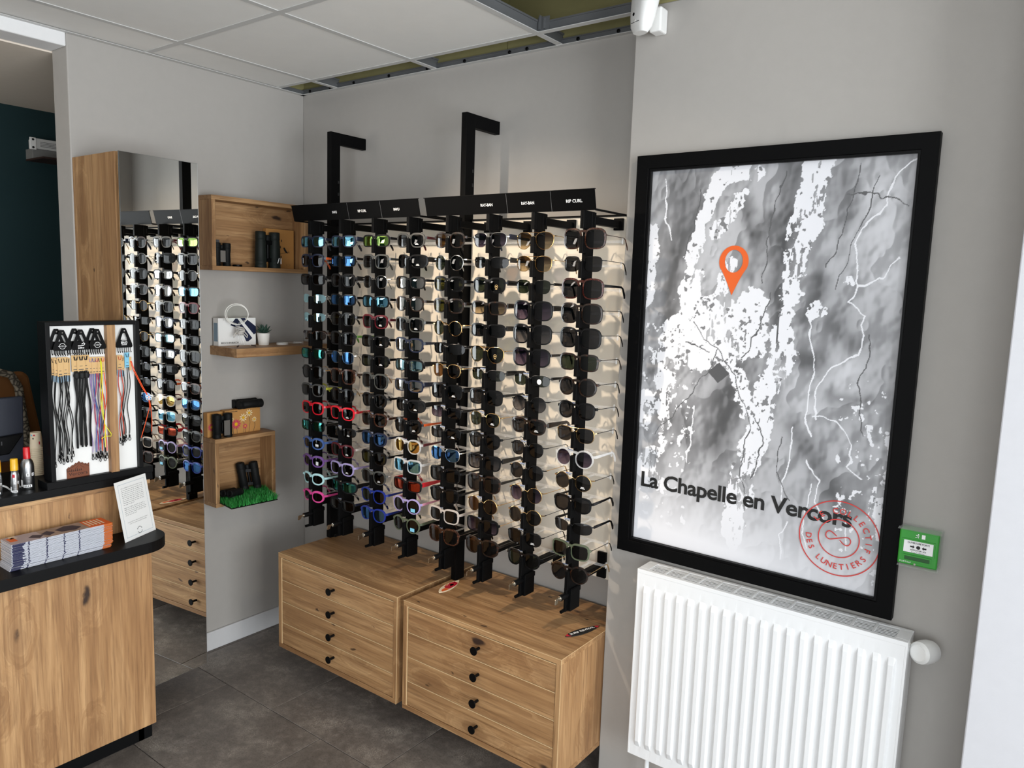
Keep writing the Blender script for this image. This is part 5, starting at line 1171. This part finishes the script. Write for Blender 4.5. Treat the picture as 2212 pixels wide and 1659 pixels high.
# ================================================================= LANYARD STAND
xp = .350
ls_ = thing('lanyard_stand', (.35, -1.15, zu), 'black framed white display stand with an oak divider bar on the counter', 'display stand')
part('base', MB().box(.293, .3675, -1.318, -.963, zu, zu+.024), M['laminate'], ls_, bevel=.001)
part('side_panel', MB().box(.306, .3665, -1.303, -1.289, zu+.024, 1.527), M['laminate'], ls_, bevel=.001)
part('side_panel', MB().box(.306, .3665, -1.012, -.997, zu+.024, 1.527), M['laminate'], ls_, bevel=.001)
part('top_panel', MB().box(.306, .3665, -1.289, -1.012, 1.514, 1.527), M['laminate'], ls_, bevel=.001)
part('white_panel', MB().box(xp-.008, xp, -1.289, -1.012, zu+.024, 1.514), M['white_pl'], ls_)
part('divider_bar', MB().box(xp, xp+.022, -1.112, -1.084, zu+.024, 1.514), wood('z', 1.0), ls_, bevel=.0008, seg=1)
pq = thing('wooden_plaque', (xp+.003, -1.215, zu+.024), 'brown wooden mountain plaque engraved Vercors at the foot of the white stand', 'plaque')
pl = [(-.036,0),(.036,0),(.036,.044),(.030,.040),(.026,.044),(.020,.043),(.015,.049),(.010,.047),(.004,.054),(-.002,.048),(-.007,.050),(-.013,.043),(-.018,.044),(-.025,.037),(-.029,.039),(-.036,.032)]
yo = Vector((xp+.001, -1.215, zu+.0242))
part('board', MB().prism(pl, yo, Y, Z, X, .004), M['leatherpatch'], pq)
mb = text(MB(), 'Vercors', yo+X*.0043+Y*-.031+Z*.008, Y, Z, width=.060, height=.0115)
ribbon(mb, yo+X*.0043, Y, Z, [(-.036,.030),(-.028,.034),(-.020,.037),(-.012,.041),(-.004,.045),(.004,.051),(.012,.045),(.022,.040),(.036,.034)], .0012)
ribbon(mb, yo+X*.0043, Y, Z, [(-.010,.030),(-.002,.038),(.004,.046),(.010,.037),(.020,.030)], .0009)
for k in range(8): flat(mb, yo+X*.0043+Y*(-.033+.006*k)+Z*.022, Y, Z, [(-.002,0),(.002,0),(0,.008+.002*(k % 3))])
part('engraving', mb, M['darkbrown'], pq, kind='stuff')
def hanger(y, z, x, label, logo, w_=.056, h=.064):
    r = thing('lanyard_hanger', (x, y, z), label, 'hanger', 'black triangular hangers on the white stand')
    out = [(-.006,.004),(.006,.004),(.0095,-.003),(w_/2,-h+.012),(w_/2+.001,-h+.004),(w_/2-.003,-h),(-w_/2+.003,-h),(-w_/2-.001,-h+.004),(-w_/2,-h+.012),(-.0095,-.003)]
    inn = [(-.0035,-.0135),(.0035,-.0135),(.005,-.016),(.0115,-.0345),(.0115,-.0365),(.010,-.0375),(-.010,-.0375),(-.0115,-.0365),(-.0115,-.0345),(-.005,-.016)]
    n = len(out); o = Vector((x, y, z)); A = [o+Y*p[0]+Z*p[1] for p in out+inn]; B = [v+X*.0022 for v in A]; mb = MB()
    mb.add(A+B, [(i, (i+1) % n, n+(i+1) % n, n+i) for i in range(n)]+[(2*n+i, 3*n+i, 3*n+(i+1) % n, 2*n+(i+1) % n) for i in range(n)]+[(i, 2*n+i, 2*n+(i+1) % n, (i+1) % n) for i in range(n)]+[(n+i, n+(i+1) % n, 3*n+(i+1) % n, 3*n+i) for i in range(n)])
    part('plate', mb, M['blackpl'], r)
    hk = MB()
    for k in range(7):
        yy = y+(k-3)*w_*.13; hk.sweep([(x+.001, yy, z-h), (x+.001, yy, z-h-.012), (x+.004, yy, z-h-.017), (x+.007, yy, z-h-.013)], .0011, 6)
    part('hooks', hk, M['blackpl'], r, kind='stuff')
    part('peg', MB().sweep([(xp, y, z-.006), (x+.006, y, z-.005)], .0022, 8), M['chrome'], r)
    if logo:
        mb = MB(); c = o+X*.0026+Z*(-h+.0145)
        if logo == 'ring':
            text(mb, '10', c-Z*.003, Y, Z, height=.006, center=True)
            for a in (60, 240): ringflat(mb, c, Y, Z, .0085, .0098, 14, math.radians(a-45), math.radians(a+105))
            for s in (-1, 1): flat(mb, c, Y*s, Z, [(.006,-.0008),(.0125,-.0008),(.0125,.0008),(.006,.0008)])
        elif logo == 'swirl':
            ribbon(mb, c, Y, Z, [(.002,.0045),(.009,.009),(.012,.006),(.009,.001),(.0,-.0008),(-.010,-.0008)], .0026); text(mb, 'julbo', c-Z*.0095, Y, Z, width=.020, height=.005, bold=.03, center=True)
        else:
            text(mb, 'BEAUD', c-Z*.001, Y, Z, width=.022, height=.0085, bold=.02, center=True)
            for dz, ww in ((.0115,.009),(-.0045,.009)): flat(mb, c+Z*dz, Y, Z, [(-ww,-.0009),(ww,-.0009),(ww,.0009),(-ww,.0009)])
        part('white_logo', mb, M['inkwhite'], r, kind='stuff')
zh_ = 1.497
for (yf, yb2, lg, nm) in ((-1.253, -1.266, 'ring', 'first'), (-1.195, -1.210, 'swirl', 'second'), (-1.142, -1.153, 'ring', 'third')):
    hanger(yb2, zh_+.003, xp+.0035, 'black triangular hanger tucked behind the '+nm+' hanger from left', None)
    hanger(yf, zh_, xp+.014, 'black triangular hanger with white mark, '+nm+' from left on the white stand', lg)
hanger(-1.051, zh_+.001, xp+.012, 'lone black triangular hanger right of the oak divider bar', 'b')
def cord(mb, y, x, z0, z1, dy, rad, rnd, amp=.006, n=16):
    ph = rnd.uniform(0, 6); f = rnd.uniform(1, 2.2); pts = []
    for i in range(n+1):
        u = i/n; pts.append((x+.002*math.sin(ph+u*5), y+dy*u+amp*math.sin(PI*u)*math.sin(ph+u*f*4), z0+(z1-z0)*u))
    mb.sweep(pts, rad, 6); return Vector(pts[-1])
def endloop(mb, mc_, p, rnd):
    mc_.sweep([p+Z*.002, p-Z*.006], .0016, 6)
    mb.sweep([p-Z*.004, p-Z*.014], .0024, 6)
    q = p-Z*.019; s = Vector((rnd.uniform(-.4,.4), 1, 0)).normalized()
    mb.sweep([q+s*(.0035*math.cos(2*PI*i/10))+Z*(.006*math.sin(2*PI*i/10)) for i in range(10)], .0011, 5, closed=True)
rl2 = random.Random(21)
CC = {k: plain(k+'_cord', c, .7) for k, c in dict(black=(.004,.004,.004), lilac=hexl(150,126,176), blue=hexl(70,90,150), crimson=hexl(180,30,80), navy=hexl(34,38,72), orange=hexl(236,84,30), yellow=hexl(232,232,40), purple=hexl(98,60,130), red=hexl(206,70,46)).items()}
def lanyard(y, x, cname, label, zt1=1.408, zt0=1.350, zend=1.055, tagmat='kraft', under=True, rad=.0015, tw=.017, group=None, dyv=(0,0), band=False):
    r = thing('glasses_lanyard', (x, y, zt1), label, 'lanyard', group)
    tg = part('card_tag', MB().box(x, x+.0008, y-tw/2, y+tw/2, zt0, zt1), M[tagmat], r)
    part('tag_print', MB().box(x+.0008, x+.0011, y-tw*.3, y+tw*.3, zt0+.006, zt0+.0085).box(x+.0008, x+.0011, y-tw*.18, y+tw*.18, zt0+.018, zt0+.0195), M['inkgrey'], tg, kind='stuff')
    if under: part('back_card', MB().box(x-.0008, x, y-tw/2, y+tw/2, zt0-.020, zt0+.004), M['bluecard'], r)
    mb = MB(); me_ = MB(); ends = MB()
    for s in (-1, 1):
        p = cord(mb, y+s*.003, x+.0022, zt0+.002, zend+rl2.uniform(-.006, .014), dyv[0 if s < 0 else 1]+s*rl2.uniform(.001, .006), rad, rl2, amp=.004 if band else .007)
        if band: ends.sweep([p, p-Z*.035], .0034, 8)
        else: endloop(ends, me_, p, rl2)
    mb.sweep([(x+.0022, y-.005, zt1-.004), (x+.003, y-.003, zt1-.016), (x+.003, y+.003, zt1-.016), (x+.0022, y+.005, zt1-.004)], max(.001, rad*.6), 6)
    part('cord', mb, CC[cname], r)
    if band: part('sliding_knot', MB().lathe([(0,-.012),(.008,-.009),(.0105,0),(.008,.009),(0,.012)], 12, (x+.004, y, zt0-.013), Z), CC[cname], r)
    part('end_loops', ends, M['blackpl'], r, kind='stuff')
    if me_.v: part('crimps', me_, M['chrome'], r, kind='stuff')
    return r
for k in range(6): lanyard(-1.279+.0085*k, xp+.006+.002*((k*2) % 5), 'black', 'thin black cord lanyard, '+ORD[k]+' from left under the first hanger', zt1=1.411-.003*(k % 2), zt0=1.352-.002*(k % 3), zend=1.072+.008*((k*3) % 4), group='thin black cords under the first hanger')
for k in range(3): lanyard(-1.211+.0155*k, xp+.008+.003*(k == 1), 'black', ('thick black band lanyard under the second hanger, nearer the thin cords', 'thick black band lanyard with the big tan card in front of its neighbours', 'thick black band lanyard under the second hanger, nearer the coloured cords')[k], zt1=1.415, zt0=1.360, zend=1.140, under=False, rad=.0034, tw=.026, band=True)
for k, (cn, wd2) in enumerate((('lilac', 'pale lilac'), ('blue', 'blue'), ('crimson', 'crimson'), ('navy', 'dark navy'), ('orange', 'bright orange'))):
    lanyard(-1.163+.0098*k, xp+.007+.002*(k % 2)+.0015*(k == 4), cn, wd2+' cord lanyard on a tan card under the third hanger from left', zt1=1.406, zt0=1.348, zend=1.068+.006*(k % 3), group=None, tw=.013, under=False, dyv=(.004*(2-k)*.5, .004*(2-k)*.5))
ly = thing('glasses_lanyard', (xp+.01, -1.13, 1.40), 'fluorescent yellow cord lanyard looping out beside the oak divider bar', 'lanyard')
part('card_tag', MB().box(xp+.006, xp+.0068, -1.141, -1.128, 1.350, 1.405), M['kraft'], ly)
part('cord', MB().sweep([(xp+.012,-1.133,1.40),(xp+.013,-1.131,1.35),(xp+.013,-1.137,1.28),(xp+.013,-1.134,1.22),(xp+.014,-1.126,1.17),(xp+.025,-1.111,1.137),(xp+.027,-1.113,1.130),(xp+.016,-1.128,1.130),(xp+.014,-1.139,1.122)], .0013, 6).sweep([(xp+.010,-1.129,1.40),(xp+.011,-1.128,1.33),(xp+.011,-1.131,1.25),(xp+.011,-1.124,1.15),(xp+.012,-1.127,1.09)], .0013, 6), CC['yellow'], ly)
part('end_loops', MB().sweep([(xp+.012,-1.127,1.09),(xp+.012,-1.127,1.074)], .0024, 6), M['blackpl'], ly)
lanyard(-1.066, xp+.008, 'red', 'red cord lanyard on a tan card under the lone hanger', zt1=1.408, zt0=1.357, zend=1.125, tw=.020)
lanyard(-1.058, xp+.005, 'black', 'black cord lanyard behind the red one under the lone hanger', zt1=1.403, zt0=1.352, zend=1.115, tw=.018)
lanyard(-1.040, xp+.008, 'black', 'black cord lanyard on a light blue card under the lone hanger', zt1=1.416, zt0=1.362, zend=1.118, tagmat='skycard', under=False, tw=.017, dyv=(-.012, -.006))
ly = thing('glasses_lanyard', (xp+.02, -1.02, 1.39), 'orange cord lanyard with a white flower slider hanging out past the stand', 'lanyard')
part('card_tag', MB().box(xp+.010, xp+.0108, -1.034, -1.026, 1.352, 1.400), M['kraft'], ly)
mb = MB(); fc_ = Vector((.392, -.984, 1.256))
mb.sweep([(xp+.012,-1.030,1.385),(xp+.016,-1.022,1.35),(.386,-1.003,1.29),fc_+Vector((0,-.001,0)),(.393,-.982,1.22),(.391,-.999,1.16),(.389,-1.014,1.112)], .0013, 6)
mb.sweep([(xp+.012,-1.027,1.385),(xp+.016,-1.018,1.35),(.386,-.999,1.29),fc_+Vector((0,.001,0)),(.393,-.978,1.22),(.391,-.974,1.17),(.389,-.975,1.13)], .0013, 6)
part('cord', mb, CC['orange'], ly)
mb = MB()
for k in range(5): a = 2*PI*k/5+.3; mb.sweep([fc_+X*.002+Y*(math.cos(a)*.0075+.0045*math.cos(2*PI*i/10))+Z*(math.sin(a)*.0075+.0045*math.sin(2*PI*i/10)) for i in range(10)], .0013, 5, closed=True)
part('flower_slider', mb, M['paper'], ly)
part('crimps', MB().sweep([(.389,-1.014,1.112),(.389,-1.015,1.100)], .0018, 6).sweep([(.389,-.975,1.13),(.389,-.975,1.118)], .0018, 6), M['chrome'], ly, kind='stuff')
# ================================================================= SPRAY BOTTLES, CUPS
def can(x, y, rb, zbod, capm, rc, zcap, label, sq):
    r = thing('spray_bottle', (x, y, zu), label, 'spray bottle')
    h = zbod-zu
    part('body', MB().lathe([(0,0),(rb*.93,0),(rb,.003),(rb,h*.72),(rb*.97,h*.82),(rb*.80,h*.93),(rc*1.02,h),(0,h)], 28, (x,y,zu), Z, caps=False), M['silver'], r)
    part('cap', MB().lathe([(rc,0),(rc,(zcap-zbod)*.5),(rc*.97,(zcap-zbod)*.52),(rc*.95,(zcap-zbod)*.94),(rc*.85,zcap-zbod),(0,zcap-zbod)], 24, (x,y,zbod), Z, caps=False), M[capm], r)
    dv = Vector((.91, -.41, 0)); sv = Vector((.41, .91, 0)); wh = MB(); dk = MB(); rd = MB()
    def patch(mb, a, z, w_, hh, dr=.0004):
        n = 5; vs = []
        for i in range(n):
            t_ = a+(i/(n-1)-.5)*w_/rb; d = dv*math.cos(t_)+sv*math.sin(t_); vs += [Vector((x,y,0))+d*(rb+dr)+Z*(z-hh/2), Vector((x,y,0))+d*(rb+dr)+Z*(z+hh/2)]
        mb.add(vs, [(2*i, 2*i+2, 2*i+3, 2*i+1) for i in range(n-1)])
    patch(wh, .0, zu+h*.13, rb*1.3, h*.085); patch(wh, .1, zu+h*.50, rb*.5, h*.10); patch(wh, .9, zu+h*.50, rb*.42, h*.10); patch(wh, -1.0, zu+h*.22, rb*.5, h*.22)
    for k in range(4): patch(dk, -.36+.24*k, zu+h*.13, rb*.13, h*.05, .0006)
    patch(dk, .1, zu+h*.50, rb*.1, h*.06, .0006); patch(dk, .9, zu+h*.50, rb*.18, h*.05, .0006)
    for k in range(4): patch(dk, -.1, zu+h*(.30+.035*k), rb*.9, h*.010, .0005)
    if sq: patch(rd, -.15, zu+h*.78, rb*.6, h*.14)
    part('white_label', wh, M['inkwhite'], r, kind='stuff'); part('dark_print', dk, M['inkgrey'], r, kind='stuff')
    if sq: part('red_square_print', rd, M['redprint'], r)
can(.301, -1.350, .0195, 1.077, 'redcap', .0105, 1.115, 'silver spray bottle with a red cap on the black counter', False)
can(.337, -1.401, .0122, 1.053, 'yellowcap', .0113, 1.091, 'small silver spray bottle with a yellow cap beside the red-capped one', True)
can(.322, -1.4445, .0122, 1.051, 'yellowcap', .0113, 1.090, 'silver spray bottle with a yellow cap cut by the picture edge', False)
cupm = MB().lathe([(.0216,0),(.0228,.0008),(.0229,.0024),(.0222,.0036),(.0200,.0042),(.0168,.0560),(.0166,.057),(.0150,.0560),(.0,.0545)], 28, (0,0,0), Z, caps=False)
cup_me = mesh_of(cupm, name='cup'); setmats(cup_me, M['cup'])
NCUP = 15
for k in range(NCUP):
    r = thing('paper_cup', (.128, -1.255, zu+.0068*k), 'upturned cream paper cup, '+(BORD[NCUP-1-k]+' from the top of the cup stack' if k < NCUP-1 else 'top of the stack, printed with small marks'), 'cup', 'stacked paper cups')
    o = bpy.data.objects.new('cup_wall', cup_me); COL.objects.link(o); o.parent = r
    if k == NCUP-1:
        ca_ = Vector((.92, -.38, 0)); 
        for nm, mt, a0_, z0_, z1_, ww in (('blue_print', 'skycard', -.75, .046, .0515, .006), ('red_print', 'redprint', -.25, .046, .0515, .007), ('red_print', 'redprint', .55, .016, .026, .004), ('dark_print', 'ink', -.42, .035, .040, .004)):
            mb = MB(); vs = []
            for i in range(3):
                for z_ in (z0_, z1_):
                    rr_ = .0210+(.0168-.0210)*(z_-.0045)/.0515+.0005; t_ = math.atan2(ca_.y, ca_.x)+a0_+(i-1)*ww/rr_*.5
                    vs.append((.128+rr_*math.cos(t_), -1.255+rr_*math.sin(t_), zu+.0068*k+z_))
            mb.add(vs, [(0,2,3,1),(2,4,5,3)]); part(nm, mb, M[mt], r)
cb = thing('white_cable', (.25, -1.42, zu), 'white cable arching behind the spray bottles on the black counter', 'cable')
part('cable', MB().sweep([(.27,-1.50,zu+.003),(.24,-1.46,zu+.012),(.25,-1.425,zu+.020),(.275,-1.405,zu+.012),(.285,-1.398,zu+.0032),(.27,-1.36,zu+.0032)], .003, 8), M['white_pl'], cb)
# ================================================================= BEHIND THE COUNTER
mo = thing('computer_monitor', (.06, -1.55, zu), 'dark blue-black back of a computer screen behind the spray bottles', 'monitor')
part('shell', MB().prism([(-1.86,1.02),(-1.268,1.02),(-1.262,1.247),(-1.86,1.247)], (.035,0,0), Y, Z, X, .022), M['screen'], mo, bevel=.004)
part('rear_housing', MB().prism([(-1.80,1.03),(-1.32,1.05),(-1.272,1.118),(-1.80,1.085)], (.057,0,0), Y, Z, X, .02), M['blackpl'], mo, bevel=.004)
mb = MB()
for k in range(5): mb.box(.0772, .0778, -1.345-.007*k, -1.342-.007*k, 1.085, 1.098)
part('vent_slots', mb, M['inkgrey'], mo, kind='stuff')
part('stand', MB().box(.045, .075, -1.62, -1.50, zu+.008, 1.03).box(.030, .110, -1.68, -1.44, zu, zu+.008), M['blackpl'], mo)
t = NT('reptile_print_fabric'); co = t.n('ShaderNodeTexCoord').outputs['Object']; vo = t.n('ShaderNodeTexVoronoi', {'Scale': 42., 'Vector': co}, feature='DISTANCE_TO_EDGE')
M['reptile'] = t.fin(t.pbr(t.ramp(vo.outputs['Distance'], [(.04, hexl(60, 54, 46)), (.16, hexl(140, 130, 112)), (.5, hexl(176, 166, 148))]), .7))
ch = thing('lounge_chair', (-.78, -1.02, 0), 'brown leather chair with a grey reptile-patterned edge against the teal wall', 'chair')
arch = [(-.68,-1.36,1.10),(-.68,-1.28,1.205),(-.68,-1.18,1.252),(-.68,-1.09,1.254),(-.68,-1.035,1.236),(-.68,-1.008,1.180),(-.68,-.996,1.05),(-.68,-.978,.90),(-.68,-.962,.72),(-.68,-.955,.45)]
part('patterned_trim', MB().sweep(arch, (.016, .024) if False else .017, 10), M['reptile'], ch)
part('back_panel', MB().prism([(-1.30,.45),(-.90,.45),(-.905,.92),(-.952,1.222),(-.972,1.242),(-1.04,1.240),(-1.30,1.19)], (-.76,0,0), Y, Z, X, .05), M['brownlea'], ch, bevel=.012)
part('seat', MB().box(-1.18, -.70, -1.34, -.90, .38, .48), M['brownlea'], ch, bevel=.02)
for lx in (-1.14, -.74):
    for ly_ in (-1.30, -.94): part('leg', MB().lathe([(.014,0),(.018,.38)], 12, (lx, ly_, 0), Z), M['chrome'], ch)
part('armrest', MB().sweep([(-.56,-.935,1.045),(-.56,-.80,1.035)], .009, 10).sweep([(-.56,-.80,1.035),(-.66,-.80,.60),(-.72,-.90,.44)], .009, 10), M['chrome'], ch)
ac = thing('wall_unit', (-1.22, -.5, 2.24), 'grey slotted equipment box with a white bolted ear high on the teal wall', 'wall unit')
part('upper_body', MB().box(-1.28, -1.195, -.690, -.10, 2.288, 2.338), M['tee'], ac, bevel=.002)
part('lower_body', MB().box(-1.28, -1.200, -.705, -.10, 2.240, 2.288), M['galv2'] if 'galv2' in M else plain('dull_grey_metal', hexl(120, 120, 118), .6), ac, bevel=.002)
part('shelf', MB().box(-1.28, -1.08, -.705, -.10, 2.232, 2.240), M['darkbrown'], ac)
er = part('mounting_ear', MB().box(-1.198, -1.192, -.718, -.688, 2.282, 2.340), M['white_pl'], ac, bevel=.003)
for z in (2.292, 2.330): part('bolt_slot', MB().lathe([(.0055,0),(.0055,.001)], 12, (-1.192, -.703, z), X), M['ink'], er)
mb = MB()
for k in range(4): mb.box(-1.1955, -1.1945, -.670, -.12, 2.300+.007*k, 2.302+.007*k)
part('vent_slots', mb, M['inkgrey'], ac, kind='stuff')

# the counter and all that stands on it, scaled down about the camera position
P0, P1, KS = Vector((.4955, -1.044, .081)), Vector((.5563, -1.0754, .1197)), .976
for o in list(COL.objects):
    if o.parent is None and (o.name.split('.')[0] in ('service_counter', 'brochure', 'notice_card', 'lanyard_stand', 'wooden_plaque', 'lanyard_hanger', 'glasses_lanyard', 'spray_bottle', 'paper_cup', 'white_cable', 'computer_monitor')):
        o.location = P1+(o.location-P0)*KS; o.scale = (KS, KS, KS)
